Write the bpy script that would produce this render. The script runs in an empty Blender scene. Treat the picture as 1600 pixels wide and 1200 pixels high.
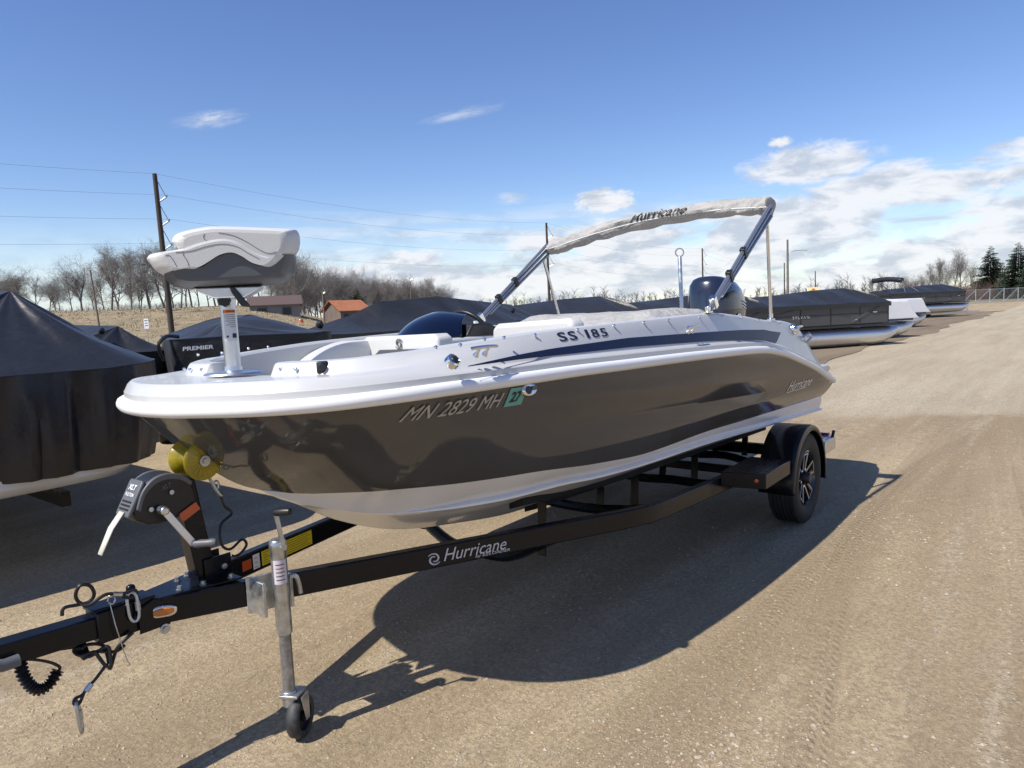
import bpy, math, random
import numpy as np
from mathutils import Vector, Matrix
random.seed(7); np.random.seed(7)
SC = bpy.context.scene
COL = SC.collection
rad = math.radians

# ------------------------------------------------------------------ camera
CAM = (-1.47849, -2.68637, 1.63801); HEAD, PITCH, ROLL = 0.6824020, -0.1005545, -0.0451318
F = Vector((math.cos(HEAD)*math.cos(PITCH), math.sin(HEAD)*math.cos(PITCH), math.sin(PITCH)))
Rt = Vector((math.sin(HEAD), -math.cos(HEAD), 0)); Up = Rt.cross(F)
c_, s_ = math.cos(ROLL), math.sin(ROLL)
R2 = c_*Rt + s_*Up; U2 = -s_*Rt + c_*Up
cd = bpy.data.cameras.new('camera'); cam = bpy.data.objects.new('camera', cd); COL.objects.link(cam)
M = Matrix((R2, U2, -F)).transposed().to_4x4(); M.translation = CAM; cam.matrix_world = M
cd.sensor_width = 36.0; cd.lens = 36*1107.336/1600; cd.clip_start = 0.05; cd.clip_end = 8000
SC.camera = cam

# ------------------------------------------------------------------ light
KX, KY = 0.80, -0.215                      # shadow travel per metre of height
SUN = Vector((-KX, -KY, 1)).normalized()
elev = math.asin(SUN.z); azim = math.atan2(SUN.y, SUN.x)
sl = bpy.data.lights.new('sun', 'SUN'); sl.energy = 5.0; sl.angle = rad(0.53); sl.color = (1.0, 0.95, 0.87)
so = bpy.data.objects.new('sun', sl); COL.objects.link(so)
so.rotation_euler = (-SUN).to_track_quat('-Z', 'Y').to_euler(); so.location = (0, 0, 30)

W = bpy.data.worlds.new('World'); SC.world = W; W.use_nodes = True
def make_world():
    nt = W.node_tree; N = nt.nodes; L = nt.links; N.clear()
    out = N.new('ShaderNodeOutputWorld'); bg = N.new('ShaderNodeBackground'); bg.inputs['Strength'].default_value = 0.105
    sky = N.new('ShaderNodeTexSky'); sky.sky_type = 'NISHITA'; sky.sun_disc = False
    sky.sun_elevation = elev; sky.sun_rotation = math.pi/2 - azim
    sky.altitude = 300; sky.air_density = 1.0; sky.dust_density = 0.1; sky.ozone_density = 2.6
    tc = N.new('ShaderNodeTexCoord'); sep = N.new('ShaderNodeSeparateXYZ'); L.new(tc.outputs['Generated'], sep.inputs[0])
    def m(op, a, b=None, c=None):
        n = N.new('ShaderNodeMath'); n.operation = op
        for i, x in enumerate((a, b, c)):
            if x is None: continue
            if isinstance(x, (int, float)): n.inputs[i].default_value = x
            else: L.new(x, n.inputs[i])
        return n.outputs[0]
    def ss(x, lo, hi):
        n = N.new('ShaderNodeMapRange'); n.interpolation_type = 'SMOOTHSTEP'
        L.new(x, n.inputs['Value']); n.inputs['From Min'].default_value = lo; n.inputs['From Max'].default_value = hi
        return n.outputs['Result']
    def noise(vec, scale, det, rough, dist=0.0):
        n = N.new('ShaderNodeTexNoise'); n.inputs['Scale'].default_value = scale; n.inputs['Detail'].default_value = det
        n.inputs['Roughness'].default_value = rough; n.inputs['Distortion'].default_value = dist; L.new(vec, n.inputs['Vector'])
        return n.outputs['Fac']
    x, y, z = sep.outputs
    el = m('MULTIPLY', m('ARCSINE', z), 57.29578)                 # degrees
    az = m('MULTIPLY', m('ARCTAN2', y, x), 57.29578)
    cmb = N.new('ShaderNodeCombineXYZ'); L.new(m('MULTIPLY', az, 0.1), cmb.inputs[0]); L.new(m('MULTIPLY', el, 0.26), cmb.inputs[1])
    big = noise(cmb.outputs[0], 1.15, 7, 0.58, 0.15)
    # bank of cloud: its upper edge climbs towards the right (smaller azimuth)
    top = m('ADD', 5.5, m('MULTIPLY', ss(az, 56, 4), 4.6))
    rel = m('SUBTRACT', top, el)
    thr = m('SUBTRACT', 0.74, m('MULTIPLY', ss(rel, -1.6, 2.6), 0.36))
    side = ss(az, 66, 50)
    bank = m('MULTIPLY', m('MULTIPLY', ss(m('SUBTRACT', big, thr), -0.03, 0.10), side), 0.93)
    # low streaks close to the horizon
    cmb2 = N.new('ShaderNodeCombineXYZ'); L.new(m('MULTIPLY', az, 0.05), cmb2.inputs[0]); L.new(m('MULTIPLY', el, 0.75), cmb2.inputs[1]); cmb2.inputs[2].default_value = 3.3
    st = noise(cmb2.outputs[0], 1.3, 6, 0.55, 0.2)
    streak = m('MULTIPLY', m('MULTIPLY', ss(st, 0.42, 0.62), m('MULTIPLY', ss(el, 9.5, 5), side)), 0.72)
    # single wisps and puffs
    def puff(a0, e0, wa, we, sx, sy, lo, hi, amt, seed, tilt=0.0):
        da = m('SUBTRACT', az, a0); de = m('SUBTRACT', m('SUBTRACT', el, e0), m('MULTIPLY', da, tilt))
        d2 = m('ADD', m('POWER', m('ABSOLUTE', m('DIVIDE', da, wa)), 2.0), m('POWER', m('ABSOLUTE', m('DIVIDE', de, we)), 2.0))
        g = m('POWER', 2.718, m('MULTIPLY', d2, -1.0))
        cb = N.new('ShaderNodeCombineXYZ'); L.new(m('MULTIPLY', az, sx), cb.inputs[0]); L.new(m('MULTIPLY', de, sy), cb.inputs[1]); cb.inputs[2].default_value = seed
        nn = noise(cb.outputs[0], 1.0, 7, 0.62, 0.4)
        return m('MULTIPLY', ss(m('MULTIPLY', g, m('ADD', nn, 0.25)), lo, hi), amt)
    ps = [puff(60.6, 14.6, 3.4, 0.85, 0.75, 2.6, 0.36, 1.05, 0.75, 1.0, -0.16),
          puff(42.0, 15.2, 4.2, 0.60, 0.6, 2.8, 0.36, 1.05, 0.6, 2.2, -0.16),
          puff(38.4, 8.9, 2.0, 0.8, 0.9, 1.8, 0.36, 0.95, 0.6, 5.2, 0.0),
          puff(31.2, 8.3, 3.4, 1.35, 0.85, 1.3, 0.36, 0.62, 0.97, 9.1, 0.0),
          puff(18.2, 11.4, 1.2, 0.55, 1.6, 2.2, 0.36, 0.7, 0.95, 4.7, 0.0),
          puff(16.2, 9.7, 6.0, 1.8, 0.55, 1.1, 0.32, 0.58, 0.9, 6.4, 0.0)]
    veil = m('MULTIPLY', m('ADD', 0.30, m('MULTIPLY', st, 0.5)), ss(el, 9.0, 0.5))
    cov = m('MAXIMUM', m('MAXIMUM', bank, streak), veil)
    for q in ps: cov = m('MAXIMUM', cov, q)
    cov = m('MULTIPLY', cov, ss(el, -0.5, 0.8))
    # cloud colour: bright with greyer bases
    sh = noise(cmb.outputs[0], 2.6, 5, 0.6, 0.3)
    cr = N.new('ShaderNodeMix'); cr.data_type = 'RGBA'
    cr.inputs[6].default_value = (4.5, 5.0, 5.8, 1); cr.inputs[7].default_value = (7.2, 7.3, 7.6, 1); L.new(ss(sh, 0.36, 0.58), cr.inputs[0])
    hs = N.new('ShaderNodeHueSaturation'); hs.inputs['Saturation'].default_value = 1.14; hs.inputs['Hue'].default_value = 0.513; hs.inputs['Value'].default_value = 1.20; L.new(sky.outputs[0], hs.inputs['Color'])
    mx = N.new('ShaderNodeMix'); mx.data_type = 'RGBA'; L.new(cov, mx.inputs[0]); L.new(hs.outputs[0], mx.inputs[6]); L.new(cr.outputs[2], mx.inputs[7])
    L.new(mx.outputs[2], bg.inputs[0]); L.new(bg.outputs[0], out.inputs[0])
make_world()
vs = SC.view_settings; vs.view_transform = 'Standard'; vs.look = 'None'; vs.exposure = 0.28; vs.gamma = 1.0; vs.use_curve_mapping = False

# ------------------------------------------------------------------ helpers
def mat(name, col, rough=0.5, metal=0.0, coat=0.0, var=0.0, vscale=6.0, bump=0.0, bscale=30.0, trans=0.0, alpha=1.0, spec=0.5, col2=None, stretch=None, sheen=0.0, rvar=0.0):
    mt = bpy.data.materials.new(name); mt.use_nodes = True
    N = mt.node_tree.nodes; L = mt.node_tree.links; b = N['Principled BSDF']
    b.inputs['Base Color'].default_value = (*col, 1); b.inputs['Roughness'].default_value = rough; b.inputs['Metallic'].default_value = metal
    b.inputs['Coat Weight'].default_value = coat; b.inputs['Coat Roughness'].default_value = 0.04; b.inputs['Specular IOR Level'].default_value = spec
    b.inputs['Transmission Weight'].default_value = trans; b.inputs['Alpha'].default_value = alpha
    if sheen: b.inputs['Sheen Weight'].default_value = sheen
    if var or bump or col2 or rvar:
        tc = N.new('ShaderNodeTexCoord'); vec = tc.outputs['Object']
        if stretch:
            mp = N.new('ShaderNodeMapping'); mp.inputs['Scale'].default_value = stretch; L.new(vec, mp.inputs[0]); vec = mp.outputs[0]
        if var or col2 or rvar:
            n = N.new('ShaderNodeTexNoise'); n.inputs['Scale'].default_value = vscale; n.inputs['Detail'].default_value = 6; n.inputs['Roughness'].default_value = 0.62; L.new(vec, n.inputs['Vector'])
            if var or col2:
                mx = N.new('ShaderNodeMix'); mx.data_type = 'RGBA'
                c2 = col2 if col2 else tuple(min(1, q*(1+var)) for q in col)
                mx.inputs[6].default_value = (*[q*(1-var) for q in col], 1); mx.inputs[7].default_value = (*c2, 1)
                r = N.new('ShaderNodeMapRange'); r.inputs['From Min'].default_value = 0.3; r.inputs['From Max'].default_value = 0.7; L.new(n.outputs['Fac'], r.inputs[0])
                L.new(r.outputs[0], mx.inputs[0]); L.new(mx.outputs[2], b.inputs['Base Color'])
            if rvar:
                r2 = N.new('ShaderNodeMapRange'); r2.inputs['From Min'].default_value = 0.3; r2.inputs['From Max'].default_value = 0.7
                r2.inputs['To Min'].default_value = max(0, rough-rvar); r2.inputs['To Max'].default_value = min(1, rough+rvar); L.new(n.outputs['Fac'], r2.inputs[0]); L.new(r2.outputs[0], b.inputs['Roughness'])
        if bump:
            n2 = N.new('ShaderNodeTexNoise'); n2.inputs['Scale'].default_value = bscale; n2.inputs['Detail'].default_value = 5; L.new(vec, n2.inputs['Vector'])
            bp = N.new('ShaderNodeBump'); bp.inputs['Strength'].default_value = bump; bp.inputs['Distance'].default_value = 0.02; L.new(n2.outputs['Fac'], bp.inputs['Height']); L.new(bp.outputs[0], b.inputs['Normal'])
    return mt

Z = Vector((0, 0, 1))
def frame_of(d, up=Z):
    d = Vector(d).normalized()
    if abs(d.dot(up)) > 0.985: up = Vector((1, 0, 0))
    a = up.cross(d).normalized(); b = d.cross(a)
    return d, a, b
class MB:
    def __init__(s): s.v = []; s.f = []
    def add(s, vs, fs):
        n = len(s.v); s.v += [tuple(float(q) for q in x) for x in vs]; s.f += [tuple(i+n for i in f) for f in fs]; return s
    def box(s, c, d, R=None):
        c = Vector(c); h = [q/2 for q in d]; vs = []
        for z in (-1, 1):
            for (x, y) in ((-1, -1), (1, -1), (1, 1), (-1, 1)):
                q = Vector((x*h[0], y*h[1], z*h[2])); vs.append(c + (R @ q if R else q))
        return s.add(vs, [(3, 2, 1, 0), (4, 5, 6, 7), (0, 1, 5, 4), (1, 2, 6, 5), (2, 3, 7, 6), (3, 0, 4, 7)])
    def bar(s, a, b, w, h, up=Z):
        a = Vector(a); b = Vector(b); d, p, q = frame_of(b-a, up); vs = []
        for o in (a, b):
            for (i, j) in ((-1, -1), (1, -1), (1, 1), (-1, 1)): vs.append(o + p*(i*w/2) + q*(j*h/2))
        return s.add(vs, [(3, 2, 1, 0), (4, 5, 6, 7), (0, 1, 5, 4), (1, 2, 6, 5), (2, 3, 7, 6), (3, 0, 4, 7)])
    def tube(s, pts, r, n=8, cap=True):
        P = [Vector(p) for p in pts]; m = len(P); rs = r if isinstance(r, (list, tuple)) else [r]*m
        d, a, b = frame_of(P[1]-P[0]); vs = []
        for i in range(m):
            t = (P[min(i+1, m-1)] - P[max(i-1, 0)])
            if t.length < 1e-9: t = d
            t = t.normalized(); a = (a - t*a.dot(t)); a = a.normalized() if a.length > 1e-6 else frame_of(t)[1]; b = t.cross(a)
            for k in range(n):
                th = 2*math.pi*k/n; vs.append(P[i] + (a*math.cos(th) + b*math.sin(th))*rs[i])
        fs = [(i*n+k, i*n+(k+1) % n, (i+1)*n+(k+1) % n, (i+1)*n+k) for i in range(m-1) for k in range(n)]
        if cap: fs += [tuple(range(n))[::-1], tuple((m-1)*n+k for k in range(n))]
        return s.add(vs, fs)
    def lathe(s, prof, o, axis=(0, 0, 1), n=24, closed=False):
        d, a, b = frame_of(axis); o = Vector(o); vs = []
        for (r, h) in prof:
            for k in range(n):
                th = 2*math.pi*k/n; vs.append(o + d*h + (a*math.cos(th)+b*math.sin(th))*r)
        m = len(prof); fs = [(i*n+k, i*n+(k+1) % n, (i+1)*n+(k+1) % n, (i+1)*n+k) for i in range(m-1) for k in range(n)]
        if closed: fs += [((m-1)*n+k, (m-1)*n+(k+1) % n, (k+1) % n, k) for k in range(n)]
        else: fs += [tuple(range(n))[::-1], tuple((m-1)*n+k for k in range(n))]
        return s.add(vs, fs)
    def prism(s, poly, o, ua, ub, un, depth):
        o = Vector(o); ua = Vector(ua); ub = Vector(ub); un = Vector(un); n = len(poly)
        vs = [o + ua*p[0] + ub*p[1] for p in poly] + [o + ua*p[0] + ub*p[1] + un*depth for p in poly]
        return s.add(vs, [tuple(range(n))[::-1], tuple(range(n, 2*n))] + [(i, (i+1) % n, n+(i+1) % n, n+i) for i in range(n)])
    def rows(s, rows, closed=False, flip=False):
        n = len(rows[0]); vs = [p for r in rows for p in r]; fs = []
        for i in range(len(rows)-1):
            for k in range(n if closed else n-1):
                q = (i*n+k, i*n+(k+1) % n, (i+1)*n+(k+1) % n, (i+1)*n+k); fs.append(q[::-1] if flip else q)
        return s.add(vs, fs)
    def data(s, name, m, smooth=35, fix=True):
        me = bpy.data.meshes.new(name); me.from_pydata(s.v, [], s.f); me.validate()
        if m is not None: me.materials.append(m)
        if fix and len(s.f) < 60000:
            import bmesh
            bm = bmesh.new(); bm.from_mesh(me); bmesh.ops.recalc_face_normals(bm, faces=bm.faces); bm.to_mesh(me); bm.free()
        if smooth:
            me.polygons.foreach_set('use_smooth', [True]*len(me.polygons)); me.set_sharp_from_angle(angle=rad(smooth))
        return me
    def build(s, name, m, parent=None, smooth=35, bevel=0.0, seg=2, fix=True):
        return link(name, s.data(name, m, smooth, fix), parent, bevel, seg)
WORLDP = {}
def link(name, me, parent=None, bevel=0.0, seg=2):
    o = bpy.data.objects.new(name, me); COL.objects.link(o)
    if parent is not None:
        o.parent = parent
        if parent.name in WORLDP: o.matrix_parent_inverse = WORLDP[parent.name]
    if bevel:
        b = o.modifiers.new('bevel', 'BEVEL'); b.width = bevel; b.segments = seg; b.limit_method = 'ANGLE'; b.angle_limit = rad(40); b.harden_normals = False
    return o
def tag(o, label, cat=None, group=None, kind=None):
    if label: o['label'] = label
    if cat: o['category'] = cat
    if group: o['group'] = group
    if kind: o['kind'] = kind
    return o
def thing(name, label, cat, loc=(0, 0, 0), rz=0.0, group=None, world=False):
    o = bpy.data.objects.new(name, None); COL.objects.link(o); o.location = loc; o.rotation_euler = (0, 0, rz); o.empty_display_size = 0.2
    if world: WORLDP[o.name] = Matrix.Translation(-Vector(loc))
    return tag(o, label, cat, group)
def dup(root, loc=None, rz=None, label=None, scale=None):
    def cp(o, par):
        c = o.copy(); COL.objects.link(c); c.parent = par
        for ch in list(o.children): cp(ch, c)
        return c
    r = cp(root, None)
    if loc is not None: r.location = loc
    if rz is not None: r.rotation_euler = (0, 0, rz)
    if label: r['label'] = label
    if scale: r.scale = scale
    return r
def pchip(x, y, xn):
    x = np.asarray(x, float); y = np.asarray(y, float); h = np.diff(x); d = np.diff(y)/h; m = np.zeros(len(x))
    for i in range(1, len(x)-1):
        if d[i-1]*d[i] > 0:
            w1 = 2*h[i]+h[i-1]; w2 = h[i]+2*h[i-1]; m[i] = (w1+w2)/(w1/d[i-1]+w2/d[i])
    m[0] = d[0]; m[-1] = d[-1]
    xn = np.clip(np.asarray(xn, float), x[0], x[-1]); k = np.clip(np.searchsorted(x, xn, side='right')-1, 0, len(x)-2)
    t = (xn-x[k])/h[k]; h00 = (1+2*t)*(1-t)**2; h10 = t*(1-t)**2; h01 = t*t*(3-2*t); h11 = t*t*(t-1)
    return h00*y[k]+h10*h[k]*m[k]+h01*y[k+1]+h11*h[k]*m[k+1]
def catmull(pts, n=6):
    P = [Vector(p) for p in pts]; out = []
    for i in range(len(P)-1):
        a = P[max(i-1, 0)]; b = P[i]; c = P[i+1]; d = P[min(i+2, len(P)-1)]
        for k in range(n):
            t = k/n; out.append(0.5*((2*b)+(c-a)*t+(2*a-5*b+4*c-d)*t*t+(3*b-a-3*c+d)*t**3))
    out.append(P[-1]); return out
def text_geo(s, size=1.0, shear=0.0, bold=0.0, space=1.0):
    cu = bpy.data.curves.new('t', 'FONT'); cu.body = s; cu.size = size; cu.shear = shear; cu.offset = bold; cu.space_character = space; cu.resolution_u = 3
    ob = bpy.data.objects.new('t', cu); COL.objects.link(ob)
    me = bpy.data.meshes.new_from_object(ob)
    v = np.array([(q.co.x, q.co.y) for q in me.vertices]); f = [tuple(p.vertices) for p in me.polygons]
    bpy.data.objects.remove(ob); bpy.data.curves.remove(cu); bpy.data.meshes.remove(me)
    v -= v.min(axis=0); return v, f
def text_on(name, s, fn, w, h, m, parent, shear=0.0, bold=0.0, space=1.0, label=None, align=None):
    """letters laid on a surface: fn(a, b) maps text metres to a point"""
    v, f = text_geo(s, 1.0, shear, bold, space); v = v/v.max(axis=0)*np.array([w, h])
    mb = MB(); mb.add([fn(a, b) for a, b in v], f); o = mb.build(name, m, parent, smooth=0, fix=False)
    if label: o['label'] = label
    return o
def plane_fn(o, ua, ub):
    o = Vector(o); ua = Vector(ua); ub = Vector(ub); return lambda a, b: o+ua*a+ub*b
def fbm(x, y, seed=0, oct=4, base=1.0):
    r = np.random.RandomState(seed); t = 0; a = 1.0
    for k in range(oct):
        for j in range(3):
            th = r.rand()*6.28; ph = r.rand()*6.28; w = base*(2**k)*(0.7+0.6*r.rand()); t = t + a/3*np.sin(w*(x*math.cos(th)+y*math.sin(th))+ph+1.3*np.sin(w*0.6*(x*math.sin(th)-y*math.cos(th))+ph*2))
        a *= 0.5
    return t
def at(u, depth, z=0.0):
    """ground point seen in pixel column u of the horizon at a camera depth in metres"""
    v = 524.3 - 0.0452*u
    d = R2*((u-800)/1107.336) + U2*((600-v)/1107.336) + F; d.z = 0; d.normalize()
    c = d.dot(Vector((math.cos(HEAD), math.sin(HEAD), 0))); p = Vector(CAM) + d*(depth/c); p.z = z; return p

# ------------------------------------------------------------------ materials
m_white = mat('white_gelcoat', (0.53, 0.53, 0.525), 0.30, coat=0.25, rvar=0.02, vscale=9)
m_offw = mat('white_vinyl', (0.58, 0.575, 0.555), 0.5, bump=0.06, bscale=160)
m_greyv = mat('grey_vinyl', (0.09, 0.09, 0.095), 0.5, bump=0.06, bscale=160)
m_hull = mat('charcoal_gelcoat', (0.070, 0.070, 0.072), 0.08, spec=0.42, var=0.1, vscale=2)
m_bottom = mat('bottom_gelcoat', (0.72, 0.73, 0.75), 0.25, coat=0.4, var=0.04, vscale=3)
m_navy = mat('navy_vinyl', (0.008, 0.014, 0.045), 0.42, spec=0.3)
m_navytint = mat('navy_acrylic', (0.004, 0.008, 0.026), 0.12, spec=0.35)
m_blackpl = mat('black_plastic', (0.012, 0.012, 0.013), 0.42, var=0.25, vscale=20)
m_rubber = mat('tyre_rubber', (0.014, 0.014, 0.014), 0.72, var=0.35, vscale=14, bump=0.15, bscale=90)
m_chrome = mat('polished_steel', (0.78, 0.78, 0.78), 0.12, metal=1.0)
m_alu = mat('anodised_aluminium', (0.66, 0.67, 0.69), 0.34, metal=1.0, rvar=0.08, vscale=12)
m_galv = mat('galvanised_steel', (0.52, 0.54, 0.55), 0.38, metal=0.9, var=0.22, vscale=26, rvar=0.12)
m_frame = mat('black_trailer_paint', (0.005, 0.006, 0.009), 0.24, spec=0.3, var=0.25, vscale=7, rvar=0.06)
m_greypl = mat('grey_plastic', (0.105, 0.108, 0.115), 0.45, bump=0.05, bscale=220)
m_seam = mat('seam_thread', (0.16, 0.16, 0.16), 0.8)
m_silver = mat('silver_lettering', (0.75, 0.75, 0.74), 0.4, metal=0.3)
m_whitep = mat('white_print', (0.78, 0.78, 0.78), 0.5)
m_black = mat('black_print', (0.01, 0.01, 0.01), 0.5)
m_orange = mat('orange_reflector', (0.55, 0.09, 0.02), 0.25, coat=0.5)
m_amber = mat('amber_lens', (0.60, 0.17, 0.01), 0.12, coat=1.0, bump=0.5, bscale=240)
m_yellow = mat('yellow_label', (0.72, 0.58, 0.02), 0.5)
m_teal = mat('teal_sticker', (0.12, 0.36, 0.32), 0.45)
m_roller = mat('yellow_polyurethane', (0.66, 0.52, 0.02), 0.28, coat=0.2, trans=0.6, var=0.2, vscale=20)
m_cover = mat('navy_black_cover_cloth', (0.014, 0.015, 0.020), 0.42, var=0.15, vscale=3, bump=0.6, bscale=7, sheen=0.03)
m_cover2 = mat('charcoal_cover_cloth', (0.017, 0.018, 0.021), 0.45, var=0.15, vscale=3, bump=0.9, bscale=6, sheen=0.03)
m_canvas = mat('light_grey_canvas', (0.36, 0.35, 0.33), 0.8, var=0.16, vscale=9, bump=1.0, bscale=20)
m_strap = mat('pale_webbing', (0.6, 0.58, 0.5), 0.8)
m_cable = mat('black_cable', (0.010, 0.010, 0.010), 0.45)
m_blueanod = mat('blue_grey_tube', (0.34, 0.36, 0.40), 0.30, metal=0.75)
m_pontube = mat('brushed_pontoon_aluminium', (0.66, 0.67, 0.68), 0.42, metal=0.9)
m_panel = mat('dark_grey_panel', (0.055, 0.057, 0.062), 0.35, coat=0.3)
m_wood = mat('weathered_pole_wood', (0.055, 0.042, 0.033), 0.85, var=0.35, vscale=10, stretch=(3, 3, 0.3))
m_wood2 = mat('grey_brown_pole_wood', (0.16, 0.13, 0.10), 0.85, var=0.3, vscale=10, stretch=(3, 3, 0.3))
m_bark = mat('winter_bark', (0.135, 0.122, 0.112), 0.9, var=0.35, vscale=3)
m_twig = mat('winter_twigs', (0.185, 0.168, 0.155), 0.9, var=0.25, vscale=2)
# ------------------------------------------------------------------ ground
def gravel_material(name, c_lo, c_hi, c_peb, scale=1.0, tracks=True):
    mt = bpy.data.materials.new(name); mt.use_nodes = True; N = mt.node_tree.nodes; L = mt.node_tree.links; b = N['Principled BSDF']; b.inputs['Roughness'].default_value = 0.93; b.inputs['Specular IOR Level'].default_value = 0.25
    tc = N.new('ShaderNodeTexCoord'); v = tc.outputs['Object']
    def noise(vec, sc, det, ro=0.6, dist=0.0):
        n = N.new('ShaderNodeTexNoise'); n.inputs['Scale'].default_value = sc; n.inputs['Detail'].default_value = det; n.inputs['Roughness'].default_value = ro; n.inputs['Distortion'].default_value = dist; L.new(vec, n.inputs['Vector']); return n.outputs['Fac']
    def mr(x, a, b2, c=0.0, d=1.0, smooth=True):
        n = N.new('ShaderNodeMapRange'); n.interpolation_type = 'SMOOTHSTEP' if smooth else 'LINEAR'; L.new(x, n.inputs[0]); n.inputs['From Min'].default_value = a; n.inputs['From Max'].default_value = b2; n.inputs['To Min'].default_value = c; n.inputs['To Max'].default_value = d; return n.outputs[0]
    def mix(f, a, b2):
        n = N.new('ShaderNodeMix'); n.data_type = 'RGBA'
        if isinstance(f, float): n.inputs[0].default_value = f
        else: L.new(f, n.inputs[0])
        for i, q in ((6, a), (7, b2)):
            if isinstance(q, tuple): n.inputs[i].default_value = (*q, 1)
            else: L.new(q, n.inputs[i])
        return n.outputs[2]
    def math_(op, a, b2=None):
        n = N.new('ShaderNodeMath'); n.operation = op
        for i, q in ((0, a), (1, b2)):
            if q is None: continue
            if isinstance(q, (int, float)): n.inputs[i].default_value = q
            else: L.new(q, n.inputs[i])
        return n.outputs[0]
    mp = N.new('ShaderNodeMapping'); mp.inputs['Rotation'].default_value = (0, 0, rad(-9)); mp.inputs['Scale'].default_value = (0.13, 1.5, 1); L.new(v, mp.inputs[0])
    mp2 = N.new('ShaderNodeMapping'); mp2.inputs['Rotation'].default_value = (0, 0, rad(-24)); mp2.inputs['Scale'].default_value = (0.22, 3.2, 1); L.new(v, mp2.inputs[0])
    big = noise(v, 0.42, 5, 0.6, 0.4); streak = noise(mp.outputs[0], 1.0, 5, 0.6, 0.3); streak2 = noise(mp2.outputs[0], 1.0, 5, 0.6, 0.2)
    fine = noise(v, 42, 5, 0.75); grit = noise(v, 190, 3, 0.7)
    med = noise(v, 9, 6, 0.7, 0.3); sx = N.new('ShaderNodeSeparateXYZ'); L.new(v, sx.inputs[0])
    base = mix(mr(math_('ADD', math_('MULTIPLY', streak, 0.6), math_('MULTIPLY', big, 0.4)), 0.36, 0.64), c_lo, c_hi)
    base = mix(mr(streak2, 0.5, 0.74, 0, 0.34), base, tuple(q*0.72 for q in c_lo))
    lane = None
    if tracks:   # the far lane is newer, paler stone; a damp dirt edge lies before it
        edge = math_('ADD', math_('ADD', sx.outputs[0], math_('MULTIPLY', sx.outputs[1], 0.35)), math_('ADD', math_('MULTIPLY', math_('SUBTRACT', big, 0.5), 2.0), math_('MULTIPLY', math_('SUBTRACT', med, 0.5), 1.6)))
        lane = math_('MULTIPLY', mr(edge, 8.6, 9.6), mr(sx.outputs[1], 3.4, 2.2)); damp = math_('MULTIPLY', math_('MULTIPLY', mr(edge, 6.2, 8.2), mr(edge, 9.4, 8.8)), mr(math_('ADD', streak, med), 0.8, 1.15))
        base = mix(math_('MULTIPLY', damp, 0.75), base, tuple(q*0.62 for q in c_lo))
        base = mix(lane, base, mix(mr(math_('ADD', math_('MULTIPLY', streak, 0.7), math_('MULTIPLY', big, 0.3)), 0.35, 0.65), (0.40, 0.34, 0.245), (0.52, 0.455, 0.34)))
        for (c0, c1, c2, w, a2) in ((-1.45, .0, -.004, .30, .55), (-2.75, .26, -.020, .34, .5), (.25, .155, -.004, .34, .5), (-.62, .06, -.012, .30, .45), (-4.2, .16, -.006, .40, .5), (1.35, -.06, .0, .35, .45), (-3.35, .05, .006, .28, .4)):   # broad wheel-swept bands
            cb = math_('ADD', math_('MULTIPLY', sx.outputs[0], c1), math_('ADD', math_('MULTIPLY', math_('MULTIPLY', sx.outputs[0], sx.outputs[0]), c2), c0)); db = math_('ABSOLUTE', math_('SUBTRACT', math_('ADD', sx.outputs[1], math_('MULTIPLY', math_('SUBTRACT', med, 0.5), 0.25)), cb))
            bb = math_('MULTIPLY', math_('MULTIPLY', mr(db, w, w*0.45), mr(lane, 0.8, 0.1, 0.12, 1.0)), mr(big, 0.3, 0.55)); base = mix(math_('MULTIPLY', bb, a2), base, (c_lo[0]*0.78, c_lo[1]*0.75, c_lo[2]*0.72))
        patch = mr(math_('ADD', math_('MULTIPLY', streak2, 0.55), math_('MULTIPLY', med, 0.45)), 0.53, 0.62)
        base = mix(math_('MULTIPLY', patch, 0.6), base, (0.56, 0.48, 0.355))
    base = mix(mr(med, 0.45, 0.68, 0, 0.42), base, tuple(q*0.66 for q in c_lo))
    base = mix(mr(fine, 0.38, 0.62, 0, 0.60), base, tuple(q*0.55 for q in c_lo))
    base = mix(mr(grit, 0.5, 0.72, 0, 0.45), base, tuple(min(1, q*1.35) for q in c_hi))
    tr_h = None
    if tracks:
        for (c0, c1, c2, w, sc, amt) in ((-2.22, .30, -.03, .105, 105, 1.0), (-1.46, .01, 0, .09, 120, .7), (-.02, .155, 0, .07, 60, .9), (.22, .155, 0, .06, 60, .7), (-3.35, .24, -.012, .12, 90, .8), (-2.75, .07, .004, .10, 90, .5), (1.2, -.10, .004, .12, 90, .7), (-.55, .02, -.010, .11, 90, .5)):
            cen = math_('ADD', math_('MULTIPLY', sx.outputs[0], c1), math_('ADD', math_('MULTIPLY', math_('MULTIPLY', sx.outputs[0], sx.outputs[0]), c2), c0))
            d = math_('ABSOLUTE', math_('SUBTRACT', sx.outputs[1], cen)); band = math_('MULTIPLY', mr(d, w, w*0.85), mr(streak, 0.38, 0.55)); band = math_('MULTIPLY', band, amt)
            if lane is not None: band = math_('MULTIPLY', band, mr(lane, 0.6, 0.1, 0.25, 1.0))
            tread = math_('MULTIPLY', math_('SINE', math_('MULTIPLY', math_('ADD', sx.outputs[0], math_('MULTIPLY', d, 0.8)), sc)), mr(math_('SINE', math_('MULTIPLY', d, 130)), -0.4, 0.4))
            base = mix(math_('MULTIPLY', band, 0.40), base, tuple(q*0.74 for q in c_lo))
            base = mix(math_('MULTIPLY', band, mr(tread, 0.25, 0.7, 0, 0.30)), base, tuple(q*0.45 for q in c_lo))
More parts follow.
